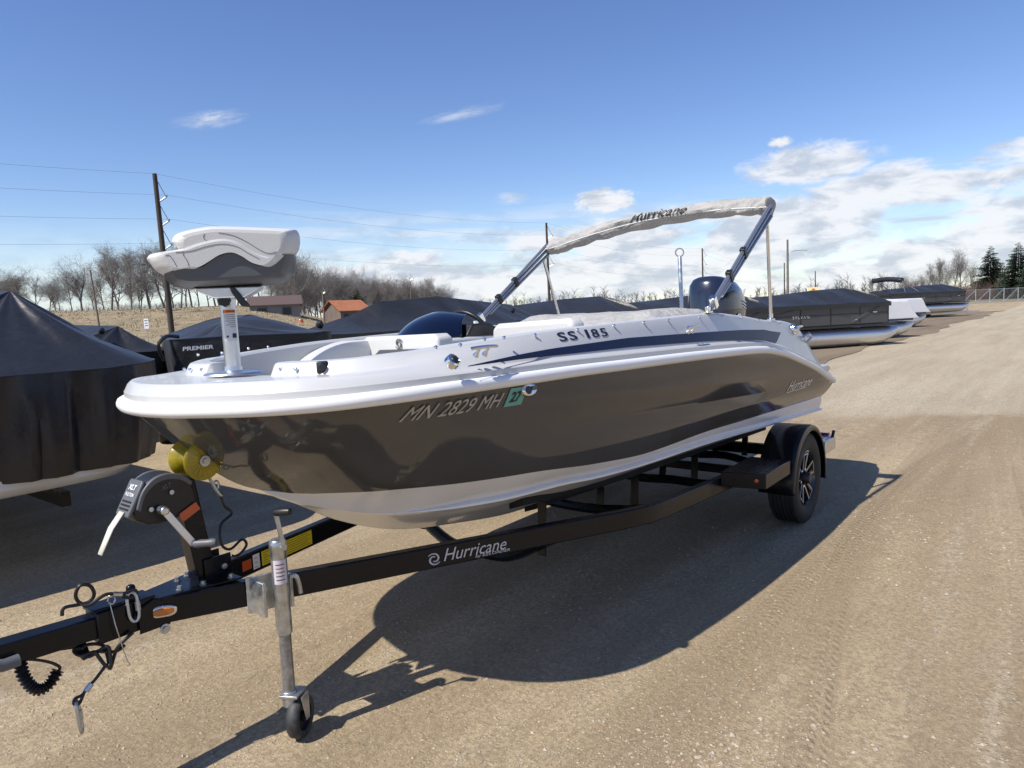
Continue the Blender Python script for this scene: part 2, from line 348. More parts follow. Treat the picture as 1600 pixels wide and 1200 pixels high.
            t_ = math_('SUBTRACT', math_('MULTIPLY', band, math_('MULTIPLY', tread, -0.18)), math_('MULTIPLY', band, 0.25)); tr_h = t_ if tr_h is None else math_('ADD', tr_h, t_)
    vo = N.new('ShaderNodeTexVoronoi'); vo.inputs['Scale'].default_value = 60*scale; vo.inputs['Randomness'].default_value = 1.0; L.new(v, vo.inputs['Vector'])
    vo2 = N.new('ShaderNodeTexVoronoi'); vo2.inputs['Scale'].default_value = 27*scale; L.new(v, vo2.inputs['Vector'])
    def pebbles(vn, lo, thr):
        cs = N.new('ShaderNodeSeparateColor'); L.new(vn.outputs['Color'], cs.inputs[0])
        return math_('MULTIPLY', mr(vn.outputs['Distance'], lo, lo*0.55), mr(cs.outputs[0], thr, thr+0.02))
    pk = math_('MULTIPLY', pebbles(vo, 0.42, 0.62), mr(big, 0.3, 0.6, 0.45, 1)); pk2 = pebbles(vo2, 0.30, 0.86)
    pm = math_('MAXIMUM', pk, pk2)
    if tracks: pm = math_('MULTIPLY', pm, mr(patch, 0, 1, 0.55, 1.5))
    tone = N.new('ShaderNodeSeparateColor'); L.new(vo.outputs['Color'], tone.inputs[0])
    base = mix(math_('MULTIPLY', pm, 0.5), base, mix(tone.outputs[1], tuple(q*0.55 for q in c_peb), c_peb))
    L.new(base, b.inputs['Base Color'])
    h = math_('ADD', math_('ADD', math_('MULTIPLY', fine, 0.5), math_('MULTIPLY', grit, 0.18)), math_('MULTIPLY', pm, 0.28))
    h = math_('ADD', math_('ADD', h, math_('MULTIPLY', streak2, 1.5)), math_('MULTIPLY', med, 0.6))
    if tr_h is not None: h = math_('ADD', h, tr_h)
    bp = N.new('ShaderNodeBump'); bp.inputs['Strength'].default_value = 0.75; bp.inputs['Distance'].default_value = 0.022; L.new(h, bp.inputs['Height']); L.new(bp.outputs[0], b.inputs['Normal'])
    return mt
m_gravel = gravel_material('pale_gravel', (0.315, 0.238, 0.147), (0.490, 0.390, 0.252), (0.64, 0.56, 0.43))
m_dirt = gravel_material('brown_dirt', (0.19, 0.145, 0.10), (0.28, 0.22, 0.15), (0.40, 0.35, 0.28), tracks=False)
m_grass = mat('dry_winter_grass', (0.17, 0.13, 0.075), 0.95, vscale=0.55, col2=(0.33, 0.26, 0.15), bump=1.0, bscale=2.2)
m_field = mat('dormant_field', (0.15, 0.125, 0.07), 0.95, vscale=0.03, col2=(0.23, 0.185, 0.105))

def hill_h(x, y):
    dx = x-CAM[0]; dy = y-CAM[1]; d = np.hypot(dx, dy); a = np.degrees(np.arctan2(dy, dx))
    def sst(t): t = np.clip(t, 0, 1); return t*t*(3-2*t)
    return 4.7*sst((d-52)/62)*sst((a-48)/13)*sst((150-a)/20)*(1+0.05*np.sin(x*0.11)+0.04*np.sin(y*0.17+1))
def ground_sheets():
    g = MB(); n = 72; rs = [0, 6, 14, 30, 60, 110, 200, 400, 900, 2000, 4500]
    rows = [[(20+r*math.cos(2*math.pi*k/n), 20+r*math.sin(2*math.pi*k/n), -0.03) for k in range(n)] for r in rs]
    rows[0] = [(20+0.01*math.cos(2*math.pi*k/n), 20+0.01*math.sin(2*math.pi*k/n), -0.03) for k in range(n)]
    g.rows(rows, closed=True); tag(g.build('ground', m_field, smooth=0), 'wide dormant brown field reaching the horizon', kind='structure')
    xs = np.linspace(-60, 140, 101); ys = np.linspace(30, 190, 81); rows = []
    for x in xs: rows.append([(x, y, float(hill_h(x, y))-0.02+0.05*float(fbm(x, y, 5, 3, 0.5))*min(1, float(hill_h(x, y)))) for y in ys])
    g = MB(); g.rows(rows); tag(g.build('hill', m_grass, smooth=60), 'low hill of dry yellow grass behind the covered boats', kind='structure')
    # gravel lot, gently uneven
    xs = np.concatenate([np.linspace(-14, 14, 141), np.linspace(14.6, 128, 90)]); ys = np.concatenate([np.linspace(-60, -9, 30), np.linspace(-8.6, 9, 89), np.linspace(9.6, 33, 24)])
    rows = []
    for x in xs:
        rows.append([(x, y, 0.007*float(fbm(x, y*1.6, 3, 4, 1.1))*(1 if abs(x) < 14 else 0.5)) for y in ys])
    g = MB(); g.rows(rows); tag(g.build('gravel_lot', m_gravel, smooth=60), 'pale gravel boat yard with tyre tracks', kind='structure')
    # dirt verge the stored boats stand on
    xs = np.linspace(10, 68, 80); rows = []
    for x in xs:
        e = 2.5+0.25*math.sin(x*0.33)+0.12*math.sin(x*1.1); 
        rows.append([(x, e+(y-2.4), 0.012+0.010*float(fbm(x, y, 9, 3, 1.2))) for y in np.linspace(2.4, 22, 22)])
    g = MB(); g.rows(rows); tag(g.build('dirt_verge', m_dirt, smooth=60), 'darker brown dirt strip under the stored boats', kind='structure')
    g = MB(); P = [(-40, 37, .01), (120, 43, .01)]
    rows = [[(x, 36+0.03*x+dy, 0.02) for dy in (0, 2.2, 4.4, 6.5)] for x in np.linspace(-50, 120, 40)]
    g.rows(rows); tag(g.build('road', mat('worn_asphalt', (0.075, 0.072, 0.068), 0.9, var=0.2, vscale=1.5, bump=0.2, bscale=40)), 'narrow grey road along the foot of the hill', kind='structure')
ground_sheets()

def pebble_field():
    rs = np.random.RandomState(11); mb_v = []; mb_f = []
    base = np.array([(1, 0, 0), (-1, 0, 0), (0, 1, 0), (0, -1, 0), (0, 0, 1), (0, 0, -.6)], float); fs = [(0, 2, 4), (2, 1, 4), (1, 3, 4), (3, 0, 4), (2, 0, 5), (1, 2, 5), (3, 1, 5), (0, 3, 5)]
    cnt = 0
    while cnt < 26000:
        d = 1.6+9.0*rs.rand()**1.6; a = math.degrees(HEAD)+rs.uniform(-44, 44); x = CAM[0]+d*math.cos(rad(a)); y = CAM[1]+d*math.sin(rad(a))
        dens = 0.5+0.5*math.sin(x*0.9+2.1*math.sin(y*1.3))*math.cos(y*2.2+0.8*x)
        if rs.rand() > 0.06+0.94*dens**2: continue
        s = (0.0022+0.006*rs.rand()**3.5)*(1.5 if (y < -1.85+.3*math.sin(x*2.3) and x > .3) else 1.0); sc = np.array([s*rs.uniform(.8, 1.5), s*rs.uniform(.7, 1.2), s*rs.uniform(.5, .9)]); th = rs.rand()*6.28
        q = base*sc*(1+0.25*rs.randn(6, 1)*0.6); c, sn = math.cos(th), math.sin(th)
        q = np.c_[q[:, 0]*c-q[:, 1]*sn+x, q[:, 0]*sn+q[:, 1]*c+y, q[:, 2]+0.007*float(fbm(x, y*1.6, 3, 4, 1.1))+s*0.15]
        mb_v.append(q); mb_f += [(i+cnt*6, j+cnt*6, k+cnt*6) for i, j, k in fs]; cnt += 1
    mb = MB(); mb.v = [tuple(map(float, r)) for q in mb_v for r in q]; mb.f = mb_f
    mt = mat('limestone_pebbles', (0.22, 0.17, 0.115), 0.85, vscale=30, col2=(0.52, 0.45, 0.35))
    tag(mb.build('gravel_stones', mt, smooth=0, fix=False), 'loose pale pebbles scattered over the gravel yard', 'gravel', kind='stuff')
pebble_field()
# ------------------------------------------------------------------ the boat
boat = thing('deck_boat', 'white and charcoal deck boat with folded bimini top on a black trailer', 'boat', (2.4, 0, 0.4), world=True)
ST = np.array([  # outline x,y,z | coaming x,y,top z | lower edge of the charcoal side x,y,z
 (-.325, 0, 1.385, .08, 0, 1.498, -.27, 0, 1.300), (-.315, .13, 1.385, .08, .11, 1.498, -.26, 0, 1.290), (-.27, .33, 1.387, .08, .30, 1.498, -.23, 0, 1.255),
 (-.19, .52, 1.388, .10, .45, 1.499, -.16, 0, 1.175), (-.06, .68, 1.390, .17, .58, 1.502, -.06, 0, 1.060), (.11, .80, 1.395, .28, .67, 1.509, .10, 0, .965),
 (.25, .855, 1.398, .37, .71, 1.512, .25, .17, .930), (.40, .89, 1.40, .47, .745, 1.52, .40, .42, .935), (.7, .93, 1.40, .72, .80, 1.535, .7, .595, .92),
 (1, .96, 1.40, 1, .84, 1.55, 1, .71, .91), (1.5, .995, 1.393, 1.5, .88, 1.563, 1.5, .78, .865), (2, 1.02, 1.385, 2, .91, 1.572, 2, .815, .835),
 (2.6, 1.04, 1.37, 2.6, .93, 1.58, 2.6, .85, .845), (3.2, 1.04, 1.345, 3.1, .935, 1.548, 3.2, .86, .83), (3.6, 1.037, 1.295, 3.55, .93, 1.505, 3.6, .865, .82),
 (4.0, 1.03, 1.215, 4.0, .91, 1.48, 4.0, .87, .81), (4.4, 1.02, 1.125, 4.3, .90, 1.43, 4.4, .875, .80), (4.8, 1.0, 1.02, 4.65, .88, 1.27, 4.8, .88, .79), (5.12, .97, .945, 4.97, .85, 1.07, 5.03, .88, .785)])
tk = np.r_[0, np.cumsum(np.linalg.norm(np.diff(ST[:, :3], axis=0), axis=1))]
tn = np.unique(np.r_[np.linspace(0, .9, 40), np.linspace(.9, tk[-1], 100), .215, .235, .255])
S = np.stack([pchip(tk, ST[:, k], tn) for k in range(9)], axis=1)
NS = len(S)
T, C, B = S[:, 0:3], S[:, 3:6], S[:, 6:9]
tang = np.gradient(T[:, :2], axis=0); tang[0] = (0, 1); nrm = np.c_[-tang[:, 1], tang[:, 0]]*-1.0
nrm = np.c_[-tang[:, 1], tang[:, 0]]; nrm /= np.linalg.norm(nrm, axis=1)[:, None]     # outward in plan for y>0
for i in range(NS):
    if nrm[i, 0]*(-1 if i < 8 else 0)+nrm[i, 1]*(0 if i < 8 else 1) < 0: nrm[i] *= -1
ctan = np.gradient(C[:, :2], axis=0); cn = np.c_[-ctan[:, 1], ctan[:, 0]]; cn /= np.maximum(np.linalg.norm(cn, axis=1), 1e-6)[:, None]
for i in range(NS):
    if np.dot(cn[i], nrm[i]) < 0: cn[i] *= -1
def mirror_rows(rows): return [[(p[0], -p[1], p[2]) for p in r] for r in rows]
def both(rows, name, m, parent=boat, smooth=35):
    """rows run bow to stern on starboard; the port half is the mirror image, one mesh over the stem"""
    full = [[(p[0], -p[1], p[2]) for p in r] for r in rows[::-1]] + rows[1:]
    mb = MB(); mb.rows(full); return mb.build(name, m, parent, smooth)
# charcoal topsides
def side_curve(i):
    yt, zt = T[i, 1]-.012, T[i, 2]-.045; xt = T[i, 0]+(.012 if i < 30 else 0)
    xb, yb, zb = B[i]; pts = []; cy = yb+.62*(yt-yb); cz = zb+.34*(zt-zb); sst = lambda t: (lambda u: u*u*(3-2*u))(min(1, max(0, t)))
    q = min(max(xb, .6), 4.8); env = sst((q-.6)/.8)*sst((4.0-q)/.9)
    zA = 1.285-.070*(q-.8); zB = 1.105-.035*(q-.8)+.02*math.sin(q*1.1); zC = .975-.012*(q-.8)     # moulded crease lines
    fz = lambda z: min(.95, max(.03, (z-zb)/max(.05, zt-zb)))
    f1 = min(.34, fz(zC)); f2 = max(f1+.12, min(.62, fz(zB))); f3 = max(f2+.12, min(.88, fz(zA)))
    fr = np.concatenate([np.linspace(0, f1, 11)[:-1], np.linspace(f1, f2, 13)[:-1], np.linspace(f2, f3, 13)[:-1], np.linspace(f3, 1, 13)])
    for j, g in enumerate(fr):
        # solve the curve parameter whose height fraction is g
        a_, b_, c_2 = (zb-2*cz+zt), 2*(cz-zb), zb-(zb+g*(zt-zb)); f = g if abs(a_) < 1e-6 else (-b_+math.sqrt(max(0, b_*b_-4*a_*c_2)))/(2*a_)
        y = (1-f)**2*yb+2*f*(1-f)*cy+f*f*yt; z = zb+g*(zt-zb); x = xb+(xt-xb)*g
        y += env*float(np.interp(g, [0, f1, f2, f3, 1], [0, .010, -.020, .012, 0]))
        pts.append((x, max(y, 0) if j else y, z))
    return pts
SIDE = [side_curve(i) for i in range(NS)]
hs = both(SIDE, 'hull_side', m_hull, smooth=28); tag(hs, 'glossy charcoal grey hull side')
SA = np.array(SIDE)                                                   # NS x n x 3
def hull_y(x, z):
    xs = SA[:, :, 0]; yy = [np.interp(x, xs[:, j], SA[:, j, 1]) for j in range(xs.shape[1])]; zz = [np.interp(x, xs[:, j], SA[:, j, 2]) for j in range(xs.shape[1])]
    return float(np.interp(z, zz, yy))
# pale bottom
xb = np.concatenate([np.linspace(.10, 1.0, 30), np.linspace(1.05, 5.03, 50)])
BY = lambda x: np.interp(x, B[:, 0], B[:, 1]); BZ = lambda x: np.interp(x, B[:, 0], B[:, 2])
cx = [.10, .3, .45, .61, .83, .98, 1.3, 1.6, 1.98, 2.51, 3.84, 5.05]; cyv = [0, .11, .27, .40, .49, .58, .65, .72, .77, .80, .84, .86]; czv = [.965, .855, .81, .79, .775, .78, .78, .77, .765, .76, .71, .66]
kx = [.10, .17, .47, .85, 1.22, 1.77, 3, 5.05]; kz = [.965, .93, .74, .59, .52, .45, .41, .38]
rows = []
for x in xb:
    by, bz = float(BY(x)), float(BZ(x)); cy, cz = float(pchip(cx, cyv, x)), float(pchip(cx, czv, x)); k = float(pchip(kx, kz, x)); s = min(1, max(0, (x-.45)/.4))
    by = max(by-.002, .0); a = min(cy+.0, by)
    r = [(x, by, bz), (x, by*.5+a*.5+.01*s, bz*.5+(cz+.02)*.5), (x, a+.004*s, cz+.022*s), (x, a+.026*s, cz+.012*s), (x, a+.024*s, cz), (x, a-.03*s, cz-.006*s)]
    for f in (.2, .4, .6, .8, .93): r.append((x, (a-.03*s)*(1-f), (cz-.006*s)*(1-f)+k*f+.02*math.sin(f*math.pi)*-1*s*(1-f)))
    r.append((x, 0.0, k)); rows.append(r)
full = [r + [(p[0], -p[1], p[2]) for p in r[::-1][1:]] for r in rows]
mb = MB(); mb.rows(full); tag(mb.build('hull_bottom', m_bottom, boat, 30), 'off white hull bottom')
# transom
mb = MB(); p1 = [(q[0], q[1], q[2]) for q in SIDE[-1][::-1]] + rows[-1][1:]; loop = p1 + [(p[0], -p[1], p[2]) for p in p1[::-1][1:]]
mb.add(loop, [tuple(range(len(loop)))]); mb.build('transom', m_white, boat, 0)
# rub rail
prof = [(-.03, -.055), (-.006, -.055), (.007, -.049), (.014, -.036), (.014, -.024), (.008, -.011), (-.004, -.004), (-.03, -.003)]
both([[(T[i, 0]+nrm[i, 0]*o, T[i, 1]+nrm[i, 1]*o if i else 0.0, T[i, 2]+h) for o, h in prof] for i in range(NS)], 'rub_rail', mat('white_rub_rail', (.78, .78, .77), .35), smooth=50)
# deck cap
def deck_row(i):
    x, y, z = T[i]; nx, ny = nrm[i]; px, py, zt = C[i]; gap = py < .235
    w = min(1, max(0, (px-.12)/.38)); kk = min(1, max(0, (x+.1)/.6)); zb = z+.060-.026*kk
    if gap: zt = zb+.001
    o = lambda d: (x-nx*d, max(0, y-ny*d) if i else 0.0)
    r = [(*o(.018), z-.004), (*o(.0185), z+.010), (*o(.019), z+.020-.002*kk), (*o(.0195), z+.0205-.002*kk), (*o(.023), z+.026-.003*kk), (*o(.034), z+.048-.020*kk), (*o(.043), z+.057-.025*kk), (*o(.050), zb+.002)]
    bx, by = px+cn[i, 0]*.03, py+cn[i, 1]*.03
    q0 = np.array(o(.050)); q4 = np.array((px, py)); zb3 = zb+(zt-zb)*.62*w; f = .62*w
    base = np.array((bx, by))*(1-w)+(q0+(q4-q0)*(.55))*w
    r.append((*(q0*.5+base*.5), (zb+.002)*.5+zb3*.5+.004*(1-w))); r.append((*base, zb3))
    if gap: r += [(px, py, zt), (px, py, zt), (px, py, zt), (px+.05, py, zt-.004), (px+.07, py, zt-.03), (px+.08, py, 1.10)]
    else:
        c = cn[i]; g = lambda d, h: (px+c[0]*d, py+c[1]*d, zt+h)
        r += [g(.012, -.014), g(.004, -.004), g(-.008, 0), g(-.075, 0), g(-.088, -.012), (px-c[0]*.11, py-c[1]*.11, 1.10)]
    if i == 0: r = [(p[0], 0.0, p[2]) for p in r]
    return r
DECK = [deck_row(i) for i in range(NS)]
tag(both(DECK, 'deck_cap', m_white, smooth=22), 'white moulded deck and gunwale')
DA = np.array(DECK)
def deck_pt(x, f, off=.0025):
    """port point on the sloping topside of the deck, f 0 at the step, 1 at the coaming top"""
    k = [7, 8, 9, 10, 11]; P = np.array([[np.interp(x, DA[60:, j, 0], DA[60:, j, a]) for a in (1, 2)] for j in k]); 
    L_ = np.r_[0, np.cumsum(np.linalg.norm(np.diff(P, axis=0), axis=1))]; L_ /= L_[-1]
    y = np.interp(f, L_, P[:, 0]); z = np.interp(f, L_, P[:, 1]); e = .02
    dy = np.interp(f+e, L_, P[:, 0])-np.interp(f-e, L_, P[:, 0]); dz = np.interp(f+e, L_, P[:, 1])-np.interp(f-e, L_, P[:, 1]); n = math.hypot(dy, dz) or 1
    return (x, -(y+off*dz/n), z-off*dy/n)
def deck_f(x, z):
    fs = np.linspace(0, 1, 60); zz = [deck_pt(x, f, 0)[2] for f in fs]; return float(np.interp(z, zz, fs))
# floor
fl = [DECK[i][-1] for i in range(0, NS, 3)]; loop = [(p[0], p[1], 1.10) for p in fl] + [(p[0], -p[1], 1.10) for p in fl[::-1][:-1]]
mb = MB(); mb.add(loop, [tuple(range(len(loop)))]); mb.build('cockpit_floor', mat('grey_floor_mat', (.30, .30, .31), .8, var=.1, vscale=40), boat, 0)
# aft deck spanning the engine end
ia = [i for i in range(NS) if C[i, 0] > 3.62]
rows = []
for i in ia:
    px, py, zt = C[i]; yi = py-.07; rows.append([(px, yi*f, zt-.004+.015*(1-f*f)) for f in np.linspace(1, -1, 13)])
mb = MB(); mb.rows(rows); mb.add(rows[0]+[(p[0], p[1], 1.10) for p in rows[0][::-1]], [tuple(range(26))]); mb.build('aft_deck', m_white, boat, 30)
for sgn in (-1, 1):   # swim platforms
    mb = MB(); pl = [(4.86, .22), (5.30, .22), (5.36, .30), (5.36, .78), (5.30, .90), (5.14, .965), (4.86, .965)]
    mb.prism(pl, (0, 0, .90), (1, 0, 0), (0, sgn, 0), (0, 0, 1), .055); mb.build('swim_platform', m_white, boat, 30, bevel=.014)
    mb = MB(); mb.prism([(4.80, .99), (5.02, .99), (5.2, .99), (5.24, 1.02), (5.16, 1.055), (4.9, 1.06), (4.80, 1.06)], (0, sgn*.55, 0), (1, 0, 0), (0, 0, 1), (0, sgn, 0), .36); mb.build('platform_step', m_white, boat, 30, bevel=.012)
# blue side stripe on both topsides, lettering
def stripe(sgn):
    key = [(.46, 1.447, 1.444), (.8, 1.466, 1.446), (1.05, 1.475, 1.444), (1.6, 1.486, 1.441), (2.35, 1.474, 1.422), (3.0, 1.458, 1.393), (3.42, 1.440, 1.345), (3.56, 1.423, 1.330)]
    rows = []
    for x in np.linspace(.46, 3.56, 60):
        zt = np.interp(x, [k[0] for k in key], [k[1] for k in key]); zb = np.interp(x, [k[0] for k in key], [k[2] for k in key])
        fa, fb = deck_f(x, zt), deck_f(x, zb); rows.append([deck_pt(x, fb+(fa-fb)*q) for q in np.linspace(0, 1, 6)])
    tip = []
    x0 = 3.56; zt, zb = 1.423, 1.330
    for x in np.linspace(3.60, 3.78, 5):
        f = (x-3.56)/.22; a = zt-.02*f; b = zb+(zt-.02-zb)*f*.97; fa, fb = deck_f(x, a), deck_f(x, b); rows.append([deck_pt(x, fb+(fa-fb)*q) for q in np.linspace(0, 1, 6)])
    if sgn > 0: rows = [[(p[0], -p[1], p[2]) for p in r] for r in rows]
    mb = MB(); mb.rows(rows); return mb.build('side_stripe', m_navy, boat, 40)
tag(stripe(-1), 'navy blue stripe tapering forward'); stripe(1)
def on_deck(x0, z0, slope): return lambda a, b: deck_pt(x0+a, deck_f(x0+a, z0+slope*a+b), .0022)
text_on('model_lettering', 'SS', on_deck(1.09, 1.500, .016), .13, .040, m_navy, boat, bold=.012, space=1.1); [text_on('model_digit', ch, on_deck(x_, 1.503, .016), w_, .040, m_navy, boat, bold=.012) for ch, x_, w_ in (('1', 1.290, .022), ('8', 1.333, .056), ('5', 1.404, .054))]
def on_hull(x0, z0, slope, off=.004): return lambda a, b: (x0+a, -(hull_y(x0+a, z0+slope*a+b)+off), z0+slope*a+b)
text_on('registration_number', 'MN 2829 MH', on_hull(.235, 1.262, .014, .008), .425, .056, mat('silver_registration_vinyl', (.42, .42, .42), .4, metal=.4), boat, shear=.28)
fn = on_hull(.683, 1.262, 0, .004)
mb = MB(); mb.rows([[fn(a+b*.12, b) for b in np.linspace(0, .075, 5)] for a in np.linspace(0, .095, 6)]); dec = mb.build('registration_decal', m_teal, boat, 0)
text_on('decal_digits', '27', on_hull(.703, 1.277, 0, .006), .062, .044, m_black, dec, shear=.15, bold=.03)
text_on('hull_badge', 'Hurricane', on_hull(3.90, .955, -.01, .004), .52, .075, m_silver, boat, shear=.45, bold=.004)
mb = MB(); fn = on_hull(3.90, .944, -.01, .004); mb.rows([[fn(a, b) for b in (0, .006)] for a in np.linspace(0, .42, 14)]); mb.build('badge_underline', m_silver, boat, 0)

# fittings
def cleat(x, y, z, sgn):
    n = Vector((0, sgn*.62, .78)).normalized(); o = Vector((x, y, z)); e = Vector((1, 0, 0)); P = [o+e*d+n*h for d, h in ((-.080, .034), (-.045, .037), (0, .038), (.045, .037), (.080, .034))]
    mb = MB(); mb.tube(catmull(P, 4), [.005]+[.007]*15+[.005], 8)
    for dx in (-.026, .026): mb.lathe([(.013, -.004), (.011, .004), (.0065, .014), (.0065, .037)], o+e*dx, n, 10)
    return mb.build('cleat', m_chrome, boat, 40)
for x, zz in ((.56, 1.497), (2.25, 1.54), (4.25, 1.42)):
    p = deck_pt(x, .46 if x < 4 else .85)
    for s in (-1, 1): cleat(x, s*abs(p[1]), p[2]-.006, s)
stud_d = MB().lathe([(.0075, 0), (.0075, .003), (.0045, .004), (.0045, .007), (.006, .009), (.002, .011)], (0, 0, 0), (0, 0, 1), 10).data('snap_stud', m_chrome, 40)
def stud(p, n):
    o = link('snap_stud', stud_d, boat); Mx = Vector(n).to_track_quat('Z', 'Y').to_matrix().to_4x4(); Mx.translation = p; o.matrix_basis = Mx; return o
for x in (.34, .47, .62, .74, .95, 1.24, 1.53, 1.80, 2.05, 2.42, 2.75, 3.05, 3.35, 3.62, 3.85):
    p = deck_pt(x, .90 if x > .6 else .78); 
    for s in (-1, 1): stud((p[0], s*abs(p[1]), p[2]), (0, s*.75, .6))
for (x, y) in ((.068, .30), (.066, .40), (.10, .52)):
    for s in (-1, 1): stud((x-.002, s*y, 1.472), (-1, s*.15, .25))
# bow light on the port gunwale and its twin to starboard
for s in (-1, 1):
    p = deck_pt(.385, .26); c = Vector((p[0], s*abs(p[1]), p[2])); n = Vector((0, s*.8, .55)).normalized()
    mb = MB(); mb.lathe([(.029, -.006), (.029, .010), (.027, .019), (.021, .023), (.018, .018)], c, n, 20); b = mb.build('bow_light', m_chrome, boat, 40)
    mb = MB(); mb.lathe([(.017, .016), (.015, .022), (.009, .027), (.002, .028)], c, n, 16); mb.build('lens', m_blackpl, b, 60)
    p = deck_pt(.30, .5); mb = MB()
c = Vector((.105, -.505, 1.475)); n = Vector((-.62, -.76, .15)).normalized(); d_, a_, b_ = frame_of(n)     # 12 volt socket in the coaming
Rm = Matrix((a_, b_, d_)).transposed(); mb = MB(); mb.box(c+n*.006, (.042, .046, .014), Rm); soc = mb.build('accessory_socket', m_blackpl, boat, 30, bevel=.006)
mb = MB(); mb.lathe([(.015, .0), (.015, .014), (.011, .018), (.004, .018)], c+n*.010, n, 14); mb.build('cap', m_blackpl, soc, 40)
# chrome vent on the topsides
yv = hull_y(.80, 1.318); c = Vector((.80, -yv, 1.318)); mb = MB(); ring = []
for k in range(22):
    th = 2*math.pi*k/22; ring.append((math.cos(th)*(.048), math.sin(th)*.028))
mb.prism(ring, c+Vector((0, .01, 0)), (1, 0, .05), (0, .25, 1), (0, -1, .25), .024); v = mb.build('through_hull_vent', m_chrome, boat, 30, bevel=.008, seg=3)
mb = MB(); mb.prism([(q[0]*.38-.016, q[1]*.6) for q in ring], c+Vector((0, -.012, .003)), (1, 0, .05), (0, .25, 1), (0, -1, .25), .005); mb.build('vent_mouth', m_blackpl, v, 30)
mb = MB(); mb.box(c+Vector((.022, -.0155, .004)), (.030, .004, .028), Matrix.Rotation(.25, 3, 'X')); mb.build('vent_grille', m_greypl, v, 30)
# tail light on the quarter
c = Vector(deck_pt(4.16, .80)); mb = MB(); mb.lathe([(.045, -.01), (.045, .01), (.036, .02), (.030, .016)], c, (.25, -.85, .35), 18); tl = mb.build('docking_light', m_chrome, boat, 40)
mb = MB(); mb.lathe([(.032, .012), (.02, .02), (.002, .023)], c, (.25, -.85, .35), 16); mb.build('lens', m_blackpl, tl, 60)
mb = MB(); mb.tube([(4.40, -.93, 1.34), (4.45, -.96, 1.36), (4.52, -.955, 1.33), (4.54, -.92, 1.29)], .011, 8); mb.build('grab_handle', m_chrome, boat, 40)

# bow lounge in front of the console
def cushion(name, poly, o, ua, ub, un, depth, m, bev=.02, parent=boat, label=None):
    mb = MB(); mb.prism(poly, o, ua, ub, un, depth); q = mb.build(name, m, parent, 30, bevel=bev, seg=4)
    if label: q['label'] = label
    return q
bk = cushion('lounge_backrest', [(.14, 1.30), (.80, 1.30), (.80, 1.535), (.77, 1.555), (.18, 1.556), (.14, 1.53)], (1.36, 0, 0), (0, 1, 0), (0, 0, 1), (1, 0, 0), .13, m_offw)
for k in range(2):   # swirl emblem: two interlocking hooks inside a ring
    mb = MB(); pts = []
    for t in np.linspace(0, 1, 26):
        th = math.pi*k+.5+t*4.4; r = .036*(1-.70*t); pts.append((1.352, .46-math.cos(th)*r*.85, 1.508+math.sin(th)*r*.9))
    mb.tube(pts, [.0055*(1-.5*abs(2*t-1)) for t in np.linspace(0, 1, 26)], 6); mb.build('emblem', mat('grey_embroidery', (.13, .13, .14), .7), bk, 50)
cushion('backrest_inset', [(.22, 1.435), (.70, 1.435), (.64, 1.475), (.22, 1.475)], (1.354, 0, 0), (0, 1, 0), (0, 0, 1), (1, 0, 0), .01, m_greyv, .003, bk)
cushion('lounge_seat', [(.55, .05), (1.36, .05), (1.36, .80), (.95, .74), (.55, .58)], (0, 0, 1.26), (1, 0, 0), (0, 1, 0), (0, 0, 1), .11, m_offw)
cushion('lounge_seat', [(.55, -.05), (.95, -.05), (1.36, -.05), (1.36, -.78), (.95, -.72), (.55, -.56)], (0, 0, 1.26), (1, 0, 0), (0, 1, 0), (0, 0, 1), .11, m_offw)
rows = []   # curved side bolster on starboard
for t in np.linspace(0, 1, 22):
    x = .72+.66*t; y = .58+.22*math.sin(t*1.6); top = 1.42+.125*math.sin(min(1, t*1.25)*math.pi/2)**.8
    rows.append([(x, y-.06, 1.32), (x, y-.075, top-.06), (x, y-.055, top-.012), (x, y-.01, top), (x, y+.04, top-.01), (x, y+.06, top-.05), (x, y+.06, 1.32)])
mb = MB(); mb.rows(rows); sb = mb.build('side_bolster', m_offw, boat, 50)
mb = MB(); mb.rows([[(r[0][0], r[0][1]-.008, 1.34), (r[1][0], r[1][1]-.004, 1.34+(r[1][2]-1.34)*.62)] for r in rows[6:]]); mb.build('bolster_inset', m_greyv, sb, 50)
mb = MB(); mb.lathe([(.05, 0), (.055, .02), (.055, .15), (.04, .17)], (.60, .34, 1.39), (.25, -.9, .1), 14); mb.build('rolled_cushion', m_greyv, boat, 40)
rows = []
for t in np.linspace(0, 1, 14):
    rows.append([(.64+.3*t, .20+.22*s_-.03*t, 1.385+.045*math.sin(t*3.1)*math.sin(s_*3.1)+.012*math.sin(9*t+7*s_)) for s_ in np.linspace(0, 1, 12)])
mb = MB(); mb.rows(rows); mb.build('folded_cover_flap', m_canvas, boat, 60)
# helm console, windscreen, wheel
mb = MB(); mb.prism([(1.52, .30), (1.50, .60), (1.62, .86), (2.10, .88), (2.12, .30)], (0, 0, 1.10), (1, 0, 0), (0, 1, 0), (0, 0, 1), .42); con = mb.build('helm_console', m_white, boat, 30, bevel=.02)
mb = MB(); mb.prism([(1.78, 1.50), (2.12, 1.50), (2.16, 1.545), (2.02, 1.60), (1.86, 1.60)], (0, .32, 0), (1, 0, 0), (0, 0, 1), (0, 1, 0), .50); mb.build('dash', m_blackpl, con, 30, bevel=.012)
bot = catmull([(2.00, .90, 1.522), (1.66, .83, 1.522), (1.50, .64, 1.522), (1.53, .44, 1.522), (1.74, .31, 1.522)], 7); topc = catmull([(2.04, .86, 1.64), (1.93, .79, 1.675), (1.86, .66, 1.690), (1.87, .56, 1.688), (1.95, .45, 1.662)], 7)
rows = []
for a, b in zip(bot, topc):
    rows.append([a.lerp(b, f)+Vector((-.02, -.006, .02))*math.sin(f*math.pi)*1.2 for f in np.linspace(0, 1, 9)])
